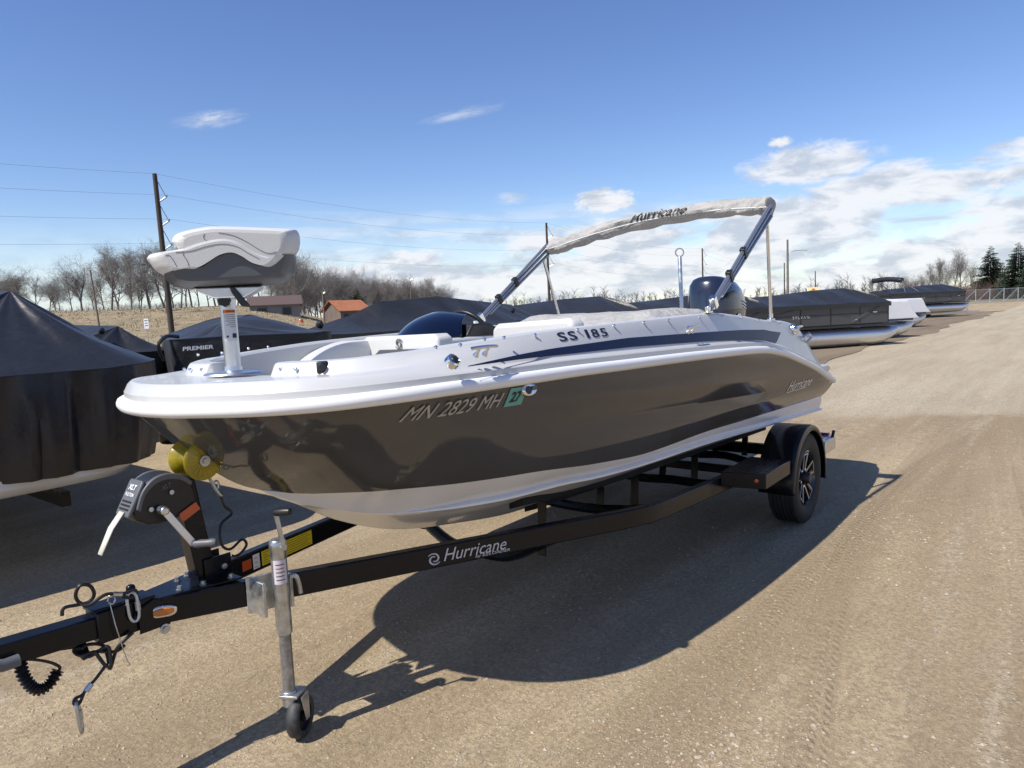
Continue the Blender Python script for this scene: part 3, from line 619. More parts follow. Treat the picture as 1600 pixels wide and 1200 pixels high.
mb = MB(); mb.rows(rows); ws = mb.build('windscreen', m_navytint, con, 60); so_ = ws.modifiers.new('t', 'SOLIDIFY'); so_.thickness = .006
mb = MB(); d_, a_, b_ = frame_of((.80, -.02, .42)); c = Vector((2.12, .585, 1.515))
mb.tube([c+(a_*math.cos(t)+b_*math.sin(t))*.19 for t in np.linspace(0, 2*math.pi, 33)], .015, 10, cap=False); sw = mb.build('steering_wheel', m_blackpl, boat, 60)
mb = MB(); mb.lathe([(.045, -.02), (.045, .01), (.03, .02)], c-d_*.03, d_, 16)
for k in range(3):
    t = 2*math.pi*k/3+.5; mb.bar(c-d_*.02, c+(a_*math.cos(t)+b_*math.sin(t))*.185, .022, .008)
mb.tube([c-d_*.03, c-d_*.16], .022, 8); mb.build('wheel_spokes', m_blackpl, sw, 40)
mb = MB(); mb.box((2.02, .40, 1.565), (.10, .012, .05)); mb.build('switch_panel', m_whitep, con, 30, bevel=.003)
cushion('helm_seat_back', [(-.42, 1.25), (.28, 1.25), (.27, 1.56), (.22, 1.59), (-.38, 1.60), (-.42, 1.57)], (1.94, 0, 0), (.12, .99, 0), (0, 0, 1), (1, -.12, 0), .12, m_offw, .03)

# folded bimini: twin tube legs, support struts and the rolled boot
def pole(name, a, b, r, m, ex=0):
    mb = MB(); mb.tube([a, b], r, 10); return mb.build(name, m, boat, 40)
PC = {-1: Vector((3.72, -.93, 2.285)), 1: Vector((3.58, .94, 2.205))}
for s in (-1, 1):
    m0 = Vector((2.575, s*.935, 1.585)); tp = PC[s]; dv = (tp-m0).normalized(); nv = Vector((-dv.z, 0, dv.x))
    for off, l0, l1 in ((.030, .02, 1.0), (0.0, .0, 1.0), (-.032, .16, .98)):
        pole('bimini_pole', m0.lerp(tp, l0)+nv*off*(.5+.5*l0), m0.lerp(tp, l1)+nv*off*1.25, .0125, m_blueanod)
    for l in (.07, .30, .52):
        mb = MB(); q = m0.lerp(tp, l); mb.bar(q-dv*.022+nv*.01, q+dv*.022+nv*.01, .036, .075); mb.build('pole_clamp', m_chrome if l < .2 else m_blackpl, boat, 30, bevel=.004)
    mb = MB(); mb.box((2.565, s*.93, 1.587), (.07, .04, .012)); mb.box((2.57, s*.93, 1.603), (.03, .026, .035)); mb.build('deck_hinge', m_chrome, boat, 30, bevel=.003)
    bt = Vector((3.70, s*.915, 1.500)); pole('support_strut', bt, m0.lerp(tp, .90)+nv*-.05, .0125, m_chrome)
    mb = MB(); mb.lathe([(.03, 0), (.03, .012), (.016, .018), (.016, .05)], bt-Vector((0, 0, .005)), (0, 0, 1), 12); mb.build('strut_foot', m_chrome, boat, 40)
# boot path bows up in the middle
bp = catmull([PC[-1]+Vector((.02, .00, .035)), (3.72, -.84, 2.325), (3.69, -.55, 2.345), (3.68, 0, 2.345), (3.62, .45, 2.290), (3.58, .80, 2.225), PC[1]+Vector((.0, -.01, .012))], 12)
rows = []
for i, p in enumerate(bp):
    f = i/(len(bp)-1); t = (bp[min(i+1, len(bp)-1)]-bp[max(i-1, 0)]).normalized(); u = Vector((1, 0, 0)); w = t.cross(u).normalized(); w = w if w.z > 0 else -w; r = []
    e = min(1, f*14+.55)*min(1, (1-f)*9+.35); bulge = 1+.30*math.exp(-(f/.06)**2)
    for k in range(20):
        th = 2*math.pi*k/20; rr = 1+.10*math.sin(3*th+11*f)+.07*math.sin(5*th-23*f+1)+.05*math.sin(47*f+2*th)+.04*math.sin(83*f-3*th)
        hz = .078*e*bulge*rr; vt = .056*e*bulge*rr
        q = p+u*(math.cos(th)*hz)+w*(math.sin(th)*vt-.004)
        if math.sin(th) < -.3: q += w*(-.012*abs(math.sin(31*f+1))*e)
        r.append(q)
    rows.append(r)
mb = MB(); mb.rows(rows, closed=True); mb.add(rows[0], [tuple(range(20))]); mb.add(rows[-1], [tuple(range(20))]); boot = mb.build('bimini_boot', m_canvas, boat, 60); tag(boot, 'rolled light grey bimini boot with dark lettering')
mb = MB(); mb.tube([p+Vector((-.076, 0, -.022)) for p in bp[2:-2]], .004, 5); mb.build('boot_zip', mat('white_zip', (.7, .7, .68), .6), boot, 50)
by_ = [p_.y for p_ in bp]
def on_boot(a, b):
    y = -.34+a; fi = float(np.interp(y, by_, np.arange(len(bp)))); f = fi/(len(bp)-1); p_ = Vector((np.interp(y, by_, [q.x for q in bp]), y, np.interp(y, by_, [q.z for q in bp]))); th = math.pi+.22-b/.072
    rr = 1+.10*math.sin(3*th+11*f)+.07*math.sin(5*th-23*f+1)+.05*math.sin(47*f+2*th)+.04*math.sin(83*f-3*th)
    return (p_.x+math.cos(th)*(.078*rr+.010), y, p_.z+math.sin(th)*(.056*rr+.010)-.003)
def on_boot_flip(a, b): return on_boot(.48-a, b)
text_on('boot_lettering', 'Hurricane', on_boot_flip, .48, .080, m_black, boot, shear=.4, bold=.008)
# tow pylon
mb = MB(); mb.lathe([(.035, 0), (.035, .01), (.017, .014), (.017, .60), (.012, .61)], (4.17, .0, 1.45), (0, 0, 1), 12)
mb.tube([Vector((4.17, 0, 2.095))+Vector((.63*math.cos(t), -.777*math.cos(t), math.sin(t)))*.034 for t in np.linspace(0, 2*math.pi, 21)], .006, 6, cap=False); mb.build('tow_pylon', m_galv, boat, 40)

# outboard motor
def superell(a, b, n=28, e=2.6):
    out = []
    for k in range(n):
        t = 2*math.pi*k/n; c, s = math.cos(t), math.sin(t); out.append((a*math.copysign(abs(c)**(2/e), c), b*math.copysign(abs(s)**(2/e), s)))
    return out
rows = []
for z, a, b, dx in ((1.885, .03, .02, -.06), (1.883, .11, .08, -.055), (1.872, .19, .13, -.045), (1.845, .255, .17, -.03), (1.79, .305, .20, -.015), (1.70, .335, .215, 0), (1.58, .345, .222, .0), (1.46, .335, .21, -.01), (1.40, .315, .195, -.02), (1.36, .28, .17, -.03)):
    rows.append([(4.92+dx+p[0], p[1], z-.05*(p[0])/.34*(1 if z > 1.75 else .4)) for p in superell(a, b)])
mb = MB(); mb.rows(rows, closed=True); mb.add(rows[0], [tuple(range(28))]); mb.add(rows[-1], [tuple(range(28))])
motor = mb.build('outboard_motor', mat('navy_metallic_cowl', (.016, .023, .045), .22, metal=.15, coat=.6), boat, 40); tag(motor, 'navy blue outboard motor cowl with silver stripes')
for k, (z0, l) in enumerate(((1.66, .26), (1.63, .28), (1.60, .30))):
    for s in (-1, 1):
        mb = MB(); rr = []
        for x in np.linspace(5.0, 5.0+l*.8, 8):
            a = x-4.92; yy = .2225*max(0, 1-(abs(a)/.345)**2.6)**(1/2.6)+.003; zz = z0-.55*(x-5.0)*.35; rr.append([(x, s*yy, zz), (x, s*yy, zz+.012)])
        mb.rows(rr); mb.build('cowl_stripe', m_silver, motor, 50)
mb = MB(); mb.lathe([(.05, 0), (.05, .006)], (4.88, -.2235, 1.50), (0, -1, 0), 18); mb.build('cowl_emblem', m_silver, motor, 40)
mb = MB(); mb.prism([(4.62, 1.68), (4.70, 1.74), (4.82, 1.76), (4.80, 1.73), (4.70, 1.70)], (0, -.205, 0), (1, 0, 0), (0, 0, 1), (0, -1, 0), .02); mb.build('air_intake', m_blackpl, motor, 30, bevel=.006)
rows = []
for z, a, b, dx in ((1.37, .22, .13, 0), (1.2, .16, .09, .02), (.95, .13, .065, .03), (.72, .12, .045, .05), (.58, .13, .04, .05)):
    rows.append([(4.94+dx+p[0], p[1], z) for p in superell(a, b, 18)])
mb = MB(); mb.rows(rows, closed=True); mb.box((5.02, 0, .72), (.46, .22, .015)); mb.lathe([(.005, -.24), (.05, -.17), (.062, 0), (.055, .16), (.04, .24), (.01, .30)], (5.02, 0, .54), (1, 0, 0), 16)
mb.prism([(4.9, .50), (5.12, .50), (5.06, .36), (4.98, .36)], (0, -.006, 0), (1, 0, 0), (0, 0, 1), (0, 1, 0), .012); mb.build('lower_unit', mat('navy_lower_unit', (.02, .028, .05), .25, coat=.6), motor, 40)
mb = MB(); mb.box((4.74, 0, 1.14), (.26, .30, .34)); mb.build('mount_bracket', m_blackpl, motor, 30, bevel=.02)
mb = MB()
for k in range(3):
    t = 2*math.pi*k/3; e = Vector((0, math.cos(t), math.sin(t))); f_ = Vector((0, -math.sin(t), math.cos(t)))
    mb.rows([[Vector((5.30, 0, .54))+e*r+f_*w*math.sin(math.pi*(r/.2))**.6*.075+Vector((w*.03, 0, 0)) for w in (-1, 0, 1)] for r in (.04, .08, .12, .16, .185)])
mb.build('propeller', m_alu, motor, 40)

# grey tarp heaped over the cockpit
tp = thing('cockpit_tarp', 'crumpled light grey tarp laid over the cockpit seats of the deck boat', 'tarp', (2.6, 0, 1.5), world=True)
rows = []
for i, x in enumerate(np.linspace(1.95, 3.62, 60)):
    q = (x-1.95)/1.67; r = []
    for y in np.linspace(-.80, .62, 40):
        e = max(0, min(1, (y+.80)/.22))*max(0, min(1, (.62-y)/.3)); ex = max(0, min(1, q/.30))*max(0, min(1, (1-q)/.25))
        h = 1.46+.165*(e**.7)*(ex**.8)*(.80+.2*math.sin(q*3.4+.4))+.016*float(fbm(x*1.0, y*1.2, 21, 4, 6))*(.3+.7*e)
        r.append((x+.02*math.sin(9*y), y, h))
    rows.append(r)
mb = MB(); mb.rows(rows); mb.build('tarp_sheet', m_canvas, tp, 60)

ROLL_B = rad(-1.0); PIV = Vector((0, -.9, 1.5))
for o in (boat, tp):
    o.location = PIV+Matrix.Rotation(ROLL_B, 3, 'X') @ (o.location-PIV); o.rotation_euler = (ROLL_B, 0, 0)
# ------------------------------------------------------------------ folding fishing seat on the bow
seat = thing('pedestal_seat', 'white and grey folded fishing seat on a silver post at the bow', 'seat', (.03, 0, 1.44), world=True)
fd = Vector((math.cos(rad(147)), math.sin(rad(147)), 0)); sd = Vector((-fd.y, fd.x, 0))     # forward, left
SO = Vector((.06, 0, 0))
def sp(px, py): return ((354-px)*.00262*.90/.955, 1.792+(450-py)*.00238)
def soft_prism(name, pxs, half, m, parent, dome=.03, squeeze=.80, seg=5):
    """profile swept across the seat width with rounded flanks"""
    base = [sp(*p) for p in pxs]; cx, cz = sp(352, 406); mb = MB(); rows = []
    ws = [-1, -.985, -.95, -.88, -.78, -.62, -.4, 0, .4, .62, .78, .88, .95, .985, 1]
    for w in ws:
        k = squeeze+(1-squeeze)*max(0, 1-abs(w)**3.2); k = k if abs(w) < .999 else squeeze*.90
        rows.append([SO+fd*(cx+(a-cx)*k)+sd*(w*half)+Vector((0, 0, cz+(b-cz)*k)) for a, b in base])
    mb.rows(rows, closed=True); n = len(base); mb.add(rows[0], [tuple(range(n))]); mb.add(rows[-1], [tuple(range(n))]); return mb.build(name, m, parent, 50)
def dens(pts, n=4): return [(p.x, p.y) for p in catmull([(a, b, 0) for a, b in pts], n)]
shell = dens([(258, 427), (264, 441), (275, 449), (300, 452), (370, 450), (425, 448), (446, 441), (456, 424), (460, 404), (452, 411), (440, 422), (425, 428), (405, 421), (388, 408), (368, 399), (345, 403), (325, 415), (305, 428), (285, 427), (262, 424)])
cush = dens([(237, 405), (242, 398), (262, 394), (282, 391), (300, 384), (328, 376), (355, 373), (380, 380), (400, 395), (420, 406), (440, 411), (455, 405), (446, 416), (436, 424), (425, 427), (405, 420), (388, 407), (368, 398), (345, 402), (325, 414), (303, 427), (285, 427), (262, 430), (250, 424), (243, 414)])
back = dens([(275, 378), (278, 369), (290, 362), (320, 355), (345, 353), (400, 355), (455, 358), (465, 362), (468, 374), (464, 392), (455, 403), (440, 413), (424, 411), (405, 402), (388, 390), (370, 380), (350, 378), (322, 384), (298, 390), (283, 388)])
sh_ = soft_prism('seat_shell', shell, .175, mat('dark_grey_seat_shell', (.085, .088, .095), .42, bump=.05, bscale=220), seat); tag(sh_, 'grey moulded seat shell')
tag(soft_prism('seat_cushion', cush, .188, m_offw, seat), 'white vinyl seat cushion'); tag(soft_prism('folded_backrest', back, .182, m_offw, seat), 'white backrest folded down on the cushion')
def seam(pts):
    mb = MB(); mb.tube([SO+fd*sp(a, b)[0]+sd*o+Vector((0, 0, sp(a, b)[1])) for a, b, o in pts], .0016, 5); mb.build('seam', m_seam, seat, 50)
def flank(base_px, pts, half, r=.0011, squeeze=.80):
    cx, cz = sp(352, 406); k = squeeze*.93
    mb = MB(); mb.tube([SO+fd*(cx+(q[0]-cx)*k)+sd*(half+.0005)+Vector((0, 0, cz+(q[1]-cz)*k)) for q in [sp(*p) for p in dens(pts, 5)]], r, 5); mb.build('seam', m_seam, seat, 50)
flank(back, [(345, 356), (372, 362), (398, 376), (420, 392), (438, 401), (455, 398)], .182); flank(back, [(318, 358), (316, 366), (322, 374), (330, 379)], .182)
flank(cush, [(276, 394), (276, 402), (282, 414), (284, 425)], .188); flank(cush, [(262, 396), (290, 394), (320, 385), (350, 380), (378, 386), (400, 401), (420, 413)], .188); flank(cush, [(243, 402), (252, 404), (262, 426)], .188)
mb = MB(); rows = []
mb.prism([sp(*q) for q in ((300, 452), (310, 460), (330, 470), (375, 470), (395, 460), (405, 452))], SO+sd*-.09, fd, (0, 0, 1), sd, .18); mb.build('seat_mount', m_alu, seat, 30, bevel=.006)
mb = MB(); mb.lathe([(.031, .0), (.031, .30), (.026, .302), (.026, .345)], (.04, 0, 1.445), (0, 0, 1), 24); post = mb.build('post', m_alu, seat, 40); tag(post, 'silver tubular seat post with a warning label')
mb = MB(); mb.lathe([(.115, .0), (.11, .006), (.06, .010), (.036, .014), (.034, .03)], (.04, 0, 1.442), (0, 0, 1), 28); mb.build('base_plate', m_alu, seat, 40)
cdir = (Vector((CAM[0], CAM[1], 0))-Vector((.04, 0, 0))).normalized()
c = Vector((.04, 0, 1.735))+cdir*.062; mb = MB(); pr = []
for k in range(32): pr.append((.024*(1+.10*math.cos(k*math.pi*8*2/32)), k))
d_, a_, b_ = frame_of(cdir); pl = [(pr[k][0]*math.cos(2*math.pi*k/32), pr[k][0]*math.sin(2*math.pi*k/32)) for k in range(32)]
mb.prism(pl, c+R2*-.012-cdir*.012, a_, b_, cdir, .024); mb.tube([c-cdir*.06, c], .008, 8); mb.build('clamp_knob', m_blackpl, seat, 40, bevel=.003)
mb = MB(); c = Vector((.04, 0, 1.785))+R2*.012+cdir*.10; mb.prism([(0, 0), (.018, .002), (.075, -.070), (.070, -.078), (.040, -.074), (.006, -.02)], c, R2, Z, cdir, .014); mb.build('swivel_lever', m_blackpl, seat, 30, bevel=.004)
def on_post(a, b, r=.0318):
    th = math.atan2(cdir.y, cdir.x)+(.028-a)/.031; return (.04+math.cos(th)*r, math.sin(th)*r, 1.575+b)
mb = MB(); mb.rows([[on_post(a, b) for b in (0, .125)] for a in np.linspace(0, .05, 8)]); lab = mb.build('warning_label', mat('silver_label', (.55, .56, .57), .4), seat, 50)
mb = MB(); mb.rows([[on_post(a, b, .0322) for b in (.112, .124)] for a in np.linspace(0, .05, 8)]); mb.build('label_band', mat('label_orange', (.62, .16, .02), .5), lab, 50)
text_on('label_heading', 'WARNING', lambda a, b: on_post(.004+a, .1145+b, .0325), .032, .007, m_black, lab, bold=.02)
for k, ww in enumerate((.040, .042, .036, .041, .030, .038, .024)):
    mb = MB(); zz = .103-.008*k; mb.rows([[on_post(a, b, .0322) for b in (zz, zz+.0022)] for a in np.linspace(.003, .003+ww, 8)]); mb.build('label_line', m_greyv, lab, 50)
mb = MB(); mb.rows([[on_post(a, b, .0322) for b in (.012, .030)] for a in np.linspace(.003, .02, 5)]); mb.rows([[on_post(a, b, .0322) for b in (.014, .022)] for a in np.linspace(.034, .042, 5)]); mb.build('label_symbol', m_black, lab, 50)
# ------------------------------------------------------------------ the trailer
def pt(u, v, y):
    """point on the vertical plane Y=y seen at photo pixel (u, v): used to take measurements off the photograph"""
    d = R2*((u-800)/1107.336)+U2*((600-v)/1107.336)+F; o = Vector(CAM); return o+d*((y-o.y)/d.y)
tr = thing('boat_trailer', 'black single axle boat trailer with winch post and tongue jack under the deck boat', 'trailer', (2.0, 0, 0), world=True)
ztop = lambda x: .634-.047*x
BH, BW = .1016, .052
def rail(sgn):
    path = [(-.40, .02), (1.80, .775), (1.95, .815), (2.10, .83), (4.55, .83)]; rows = []
    for i, (x, y) in enumerate(path):
        a = path[max(i-1, 0)]; b = path[min(i+1, len(path)-1)]; t = Vector((b[0]-a[0], b[1]-a[1])).normalized(); n = Vector((-t.y, t.x)); z = ztop(x)
        rows.append([(x+n.x*w, sgn*(y+n.y*w), z-h) for w, h in ((BW/2, 0), (BW/2, BH), (-BW/2, BH), (-BW/2, 0))])
    mb = MB(); mb.rows(rows, closed=True); mb.add(rows[0], [(0, 1, 2, 3)]); mb.add(rows[-1], [(0, 1, 2, 3)]); return mb.build('frame_rail', m_frame, tr, 30, bevel=.007)
rail(-1); rail(1)
mb = MB(); mb.bar((-.30, 0, ztop(-.3)-.052), (-1.12, 0, ztop(-1.12)-.052), .078, .078); mb.build('tongue', m_frame, tr, 30, bevel=.006)
mb = MB(); mb.bar((-1.0, 0, ztop(-1.0)-.05), (-1.34, 0, ztop(-1.34)-.055), .10, .092); mb.lathe([(.045, 0), (.05, .05), (.03, .07)], (-1.36, 0, ztop(-1.36)-.105), (0, 0, 1), 16); mb.build('coupler', m_frame, tr, 30, bevel=.01)
mb = MB(); mb.box((-.47, 0, ztop(-.47)-.048), (.20, .105, .112)); mb.box((-.50, 0, ztop(-.5)+.012), (.16, .09, .012)); mb.lathe([(.016, 0), (.016, .05), (.008, .055)], (-.44, -.02, ztop(-.44)+.01), (0, 0, 1), 12); mb.build('swing_hinge', m_frame, tr, 30, bevel=.005)
mb = MB(); mb.prism([(-.44, -.11), (-.33, -.11), (-.33, -.02), (-.38, .0), (-.44, -.02)], (0, -.058, ztop(-.4)), (1, 0, 0), (0, 0, 1), (0, -1, 0), .008); mb.build('hinge_plate', m_frame, tr, 30, bevel=.002)
mb = MB(); mb.lathe([(.019, 0), (.019, .006), (.012, .007), (.012, .016), (.004, .017)], (-.355, -.066, ztop(-.355)-.118), (0, -1, 0), 18); mb.build('hinge_bolt', m_galv, tr, 40)
mb = MB(); mb.prism([(-.36, -.060), (-.36, .060), (-.07, .135), (-.07, -.135)], (0, 0, ztop(-.1)+.006), (1, 0, 0), (0, 1, -.0), (0, 0, 1), .007); mb.build('gusset_plate', m_frame, tr, 30, bevel=.002)
for (x, y) in ((-.28, -.05), (-.24, .05), (-.10, -.10), (-.11, .10), (-.20, -.075), (-.19, .075)):
    mb = MB(); mb.lathe([(.013, 0), (.013, .004), (.009, .005), (.009, .016), (.003, .017)], (x, y, ztop(-.1)+.013), (0, 0, 1), 6); mb.build('bolt', m_galv, tr, 20)
nd = Vector((-.325, -.946, 0)); bd = Vector((.944, -.324, -.047)).normalized()
def near_rail(x, h, off=.002):      # outer face of the port rail
    y = .02+(x+.40)*(.755/2.2); return Vector((x, -y, ztop(x)-BH+h))+nd*(BW/2+off)
c = near_rail(-.345, .052, .0); d_, a_, b_ = frame_of(nd); ring = [(math.copysign(abs(math.cos(t))**.8, math.cos(t)), math.copysign(abs(math.sin(t))**.8, math.sin(t))) for t in np.linspace(0, 2*math.pi, 25)[:-1]]
mb = MB(); mb.prism([(p[0]*.048, p[1]*.023) for p in ring], c, bd, Z, nd, .014); ml = mb.build('marker_light', m_chrome, tr, 30, bevel=.005)
mb = MB(); mb.prism([(p[0]*.036, p[1]*.014) for p in ring], c+nd*.012, bd, Z, nd, .008); mb.build('amber_lens', m_amber, ml, 30, bevel=.003)
# lettering on the rail: emblem, name, maker
m_out = mat('grey_white_decal', (.55, .55, .55), .45)
for k in range(2):
    mb = MB(); pts = []
    for t in np.linspace(0, 1, 24):
        th = math.pi*k+.6+t*4.6; r = .034*(1-.68*t); pts.append(near_rail(.70, .046, .0025)+bd*(-math.cos(th)*r)+Z*(math.sin(th)*r*.85))
    mb.tube(pts, [.0045*(1.1-.6*abs(2*t-1)) for t in np.linspace(0, 1, 24)], 5); mb.build('rail_emblem', m_out, tr, 50)
text_on('rail_lettering', 'Hurricane', lambda a, b: near_rail(.745+a*.95, .026+b, .003), .335, .058, m_out, tr, shear=.35, bold=.0)
text_on('maker_lettering', 'by EZLOADER', lambda a, b: near_rail(.90+a*.95, .010+b, .003), .19, .017, m_out, tr, shear=.25, bold=.01)
# labels on the inside of the far rail
fd2 = Vector((.325, -.946, 0)); fb = Vector((.944, .324, -.047)).normalized()
def far_rail(x, h, off=.002):
    y = .02+(x+.40)*(.755/2.2); return Vector((x, y, ztop(x)-BH+h))+fd2*(BW/2+off)
def decal(x0, x1, h0, h1, m, name='rail_label', lines=0):
    mb = MB(); mb.add([far_rail(x0, h0), far_rail(x1, h0), far_rail(x1, h1), far_rail(x0, h1)], [(0, 1, 2, 3)]); o = mb.build(name, m, tr, 0)
    for k in range(lines):
        mb = MB(); hh = h0+(h1-h0)*(k+.7)/(lines+.5); mb.add([far_rail(x0+.01, hh, .003), far_rail(x1-.012-.02*(k % 2), hh, .003), far_rail(x1-.012-.02*(k % 2), hh+.002, .003), far_rail(x0+.01, hh+.002, .003)], [(0, 1, 2, 3)]); mb.build('print_line', m_black, o, 0)
    return o
decal(.205, .275, .018, .085, m_yellow, lines=5); decal(.36, .56, .016, .088, m_yellow, lines=6); decal(.15, .192, .018, .085, m_whitep, lines=6); decal(.085, .14, .03, .075, m_orange, 'side_reflector')
# tongue jack on the port rail
J = Vector((0, -.285, 0))
mb = MB()
for dx in (-.058, .058): mb.box((-.005+dx*.5-.03*(dx < 0)+.03*(dx > 0), -.225, .585), (.014, .10, .135))
mb.box((-.005, -.196, .585), (.16, .008, .145), Matrix.Rotation(-.33, 3, 'Z')); jb = mb.build('jack_bracket', m_galv, tr, 30, bevel=.003)
for zz in (.55, .62):
    mb = MB(); mb.lathe([(.011, 0), (.011, .008), (.004, .009)], (-.055, -.255, zz), (-.2, -1, 0), 6); mb.build('bolt', m_galv, jb, 20)
mb = MB(); mb.lathe([(.030, .435), (.0305, .44), (.0305, .775), (.033, .78), (.033, .80), (.026, .81), (.012, .812)], J, (0, 0, 1), 22); jt = mb.build('jack_tube', m_galv, tr, 40)
mb = MB(); mb.lathe([(.0235, .15), (.0235, .45)], J, (0, 0, 1), 18); mb.build('jack_leg', mat('worn_steel', (.33, .33, .34), .45, metal=.85, var=.4, vscale=30), jt, 40)
mb = MB(); mb.rows([[J+Vector((math.cos(t)*.0312, math.sin(t)*.0312, z)) for z in (.64, .735)] for t in np.linspace(-2.9, -1.2, 12)]); jl = mb.build('jack_sticker', mat('pinkish_sticker', (.62, .55, .58), .5), jt, 50)
for k in range(5):
    mb = MB(); z0 = .655+.015*k; mb.rows([[J+Vector((math.cos(t)*.0316, math.sin(t)*.0316, z)) for z in (z0, z0+.004)] for t in np.linspace(-2.6, -1.5-.1*(k % 2), 10)]); mb.build('print_line', mat('sticker_red', (.35, .08, .12), .5) if k == 3 else m_greyv, jl, 50)
mb = MB(); mb.tube(catmull([J+Vector((.03, -.015, .655)), J+Vector((.055, -.02, .65)), J+Vector((.066, -.02, .62)), J+Vector((.072, -.02, .575))], 5), .009, 8); mb.build('pull_pin', m_galv, jt, 40)
mb = MB(); cj = J+Vector((0, 0, .79)); mb.tube([cj+Vector((0, -.03, -.005)), cj+Vector((0, -.045, -.005))], .012, 10); mb.bar(cj+Vector((0, -.042, -.012)), cj+Vector((-.025, -.045, .135)), .016, .007, Vector((0, 1, 0))); mb.build('crank_arm', m_galv, jt, 30)
mb = MB(); mb.lathe([(.012, 0), (.015, .01), (.016, .05), (.013, .07), (.004, .072)], cj+Vector((-.026, -.038, .137)), (.35, -.9, .1), 12); mb.build('crank_grip', m_blackpl, jt, 40)
ax = Vector((.50, -.866, 0)); wf = Vector((.866, .50, 0)); wc = Vector((.030, -.300, .083))
mb = MB()
for s in (-1, 1): mb.prism([(-.045, .10), (.02, .10), (.016, -.012), (-.012, -.012)], wc+ax*(s*.032)-ax*.002, wf, Z, ax, .004)
mb.box(J+Vector((.012, -.005, .185)), (.085, .075, .012), Matrix.Rotation(math.atan2(wf.y, wf.x), 3, 'Z')); mb.lathe([(.03, .14), (.03, .20)], J, (0, 0, 1), 16); mb.build('caster_fork', m_galv, tr, 30, bevel=.003)
mb = MB(); mb.lathe([(.055, -.022), (.076, -.024), (.083, -.017), (.0845, 0), (.083, .017), (.076, .024), (.055, .022)], wc, ax, 30, closed=True); jw = mb.build('jack_wheel', mat('scuffed_black_wheel', (.03, .03, .03), .6, var=.6, vscale=30), tr, 40)
mb = MB(); mb.lathe([(.012, -.028), (.02, -.026), (.02, -.01), (.056, -.008), (.056, .008), (.02, .01), (.02, .026), (.012, .028)], wc, ax, 20)
for k in range(5):
    t = 2*math.pi*k/5; e = wf*math.cos(t)+Z*math.sin(t); mb.bar(wc+e*.015, wc+e*.058, .034, .010, ax)
mb.build('wheel_hub', m_blackpl, jw, 40)
# winch post, bow roller, winch
b0 = Vector((-.165, 0, .60)); b1 = Vector((-.175, 0, 1.075))
mb = MB(); mb.bar(Vector((-.150, 0, .585)), Vector((-.215, 0, 1.06)), .076, .076, Vector((1, 0, 0))); wp = mb.build('winch_post', m_frame, tr, 30, bevel=.006)
mb = MB(); mb.box((-.12, -.045, .665), (.11, .008, .14)); mb.box((-.12, .045, .665), (.11, .008, .14)); mb.box((-.14, 0, .612), (.15, .13, .01)); mb.build('post_bracket', m_frame, wp, 30, bevel=.002)
for zz in (.64, .69):
    mb = MB(); mb.lathe([(.012, 0), (.012, .01), (.004, .011)], (-.10, -.05, zz), (0, -1, 0), 6); mb.build('bolt', m_galv, wp, 20)
rc = Vector((-.150, 0, 1.125))
mb = MB()
for s in (1,):
    mb = MB(); mb.box(rc+Vector((-.01, s*.072, -.055)), (.04, .006, .15)); mb.build('roller_bracket', m_frame, wp, 30, bevel=.002)
mb = MB(); prof = [(.012, -.068), (.068, -.068), (.076, -.063), (.075, -.056), (.052, -.036), (.032, -.016), (.027, 0), (.032, .016), (.052, .036), (.075, .056), (.076, .063), (.068, .068), (.012, .068)]
mb.lathe(prof, rc, (0, 1, 0), 36, closed=True); ro = mb.build('bow_roller', m_roller, tr, 45); tag(ro, 'translucent yellow bow roller')
for s in (-1, 1):
    mb = MB()
    for k in range(18):
        t = 2*math.pi*k/18; e = Vector((math.cos(t), 0, math.sin(t))); mb.bar(rc+e*.026+Vector((0, s*.069, 0)), rc+e*.066+Vector((0, s*.069, 0)), .004, .004, Vector((0, 1, 0)))
    mb.build('roller_ribs', m_roller, ro, 0)['kind'] = 'stuff'
mb = MB(); mb.lathe([(.021, -.078), (.021, -.072)], rc, (0, 1, 0), 18); mb.lathe([(.011, -.088), (.011, -.078)], rc, (0, 1, 0), 6); mb.lathe([(.021, .072), (.021, .085)], rc, (0, 1, 0), 18); mb.build('roller_bolt', m_galv, ro, 30)
wpx = lambda u, v, y=0.0: (lambda p: (p.x, p.z))(pt(u, v, y))
body = [wpx(*q, -.02) for q in dens([(205, 812), (203, 792), (212, 768), (228, 749), (250, 740), (275, 741), (293, 752), (300, 772), (297, 790), (280, 803), (250, 815), (225, 819)], 3)]
mb = MB(); mb.prism(body, (0, -.055, 0), (1, 0, 0), (0, 0, 1), (0, 1, 0), .11); wi = mb.build('winch', m_blackpl, tr, 30, bevel=.012, seg=3)
rim = [wpx(*q, -.02) for q in dens([(206, 795), (214, 768), (230, 748), (251, 738.5), (276, 739.5), (293, 750)], 4)]; rim2 = [wpx(*q, -.02) for q in dens([(291, 757), (274, 748), (252, 748), (233, 757), (219, 775), (213, 798)], 4)]
for y0 in (-.062, .044): mb = MB(); mb.prism(rim+rim2, (0, y0, 0), (1, 0, 0), (0, 0, 1), (0, 1, 0), .018); mb.build('winch_rim', m_greypl, wi, 30, bevel=.004)
for (u, v) in ((268, 769), (236, 796)):
    x, z = wpx(u, v, -.06); mb = MB(); mb.lathe([(.009, 0), (.009, .006), (.003, .007)], (x, -.058, z), (0, -1, 0), 10); mb.build('bolt', m_galv, wi, 30)
text_on('winch_lettering', 'XLT', plane_fn((wpx(253, 767, -.06)[0], -.0575, wpx(253, 767, -.06)[1]), (.97, 0, .24), (-.1, 0, 1)), .040, .016, m_greypl, wi, shear=.3, bold=.03)
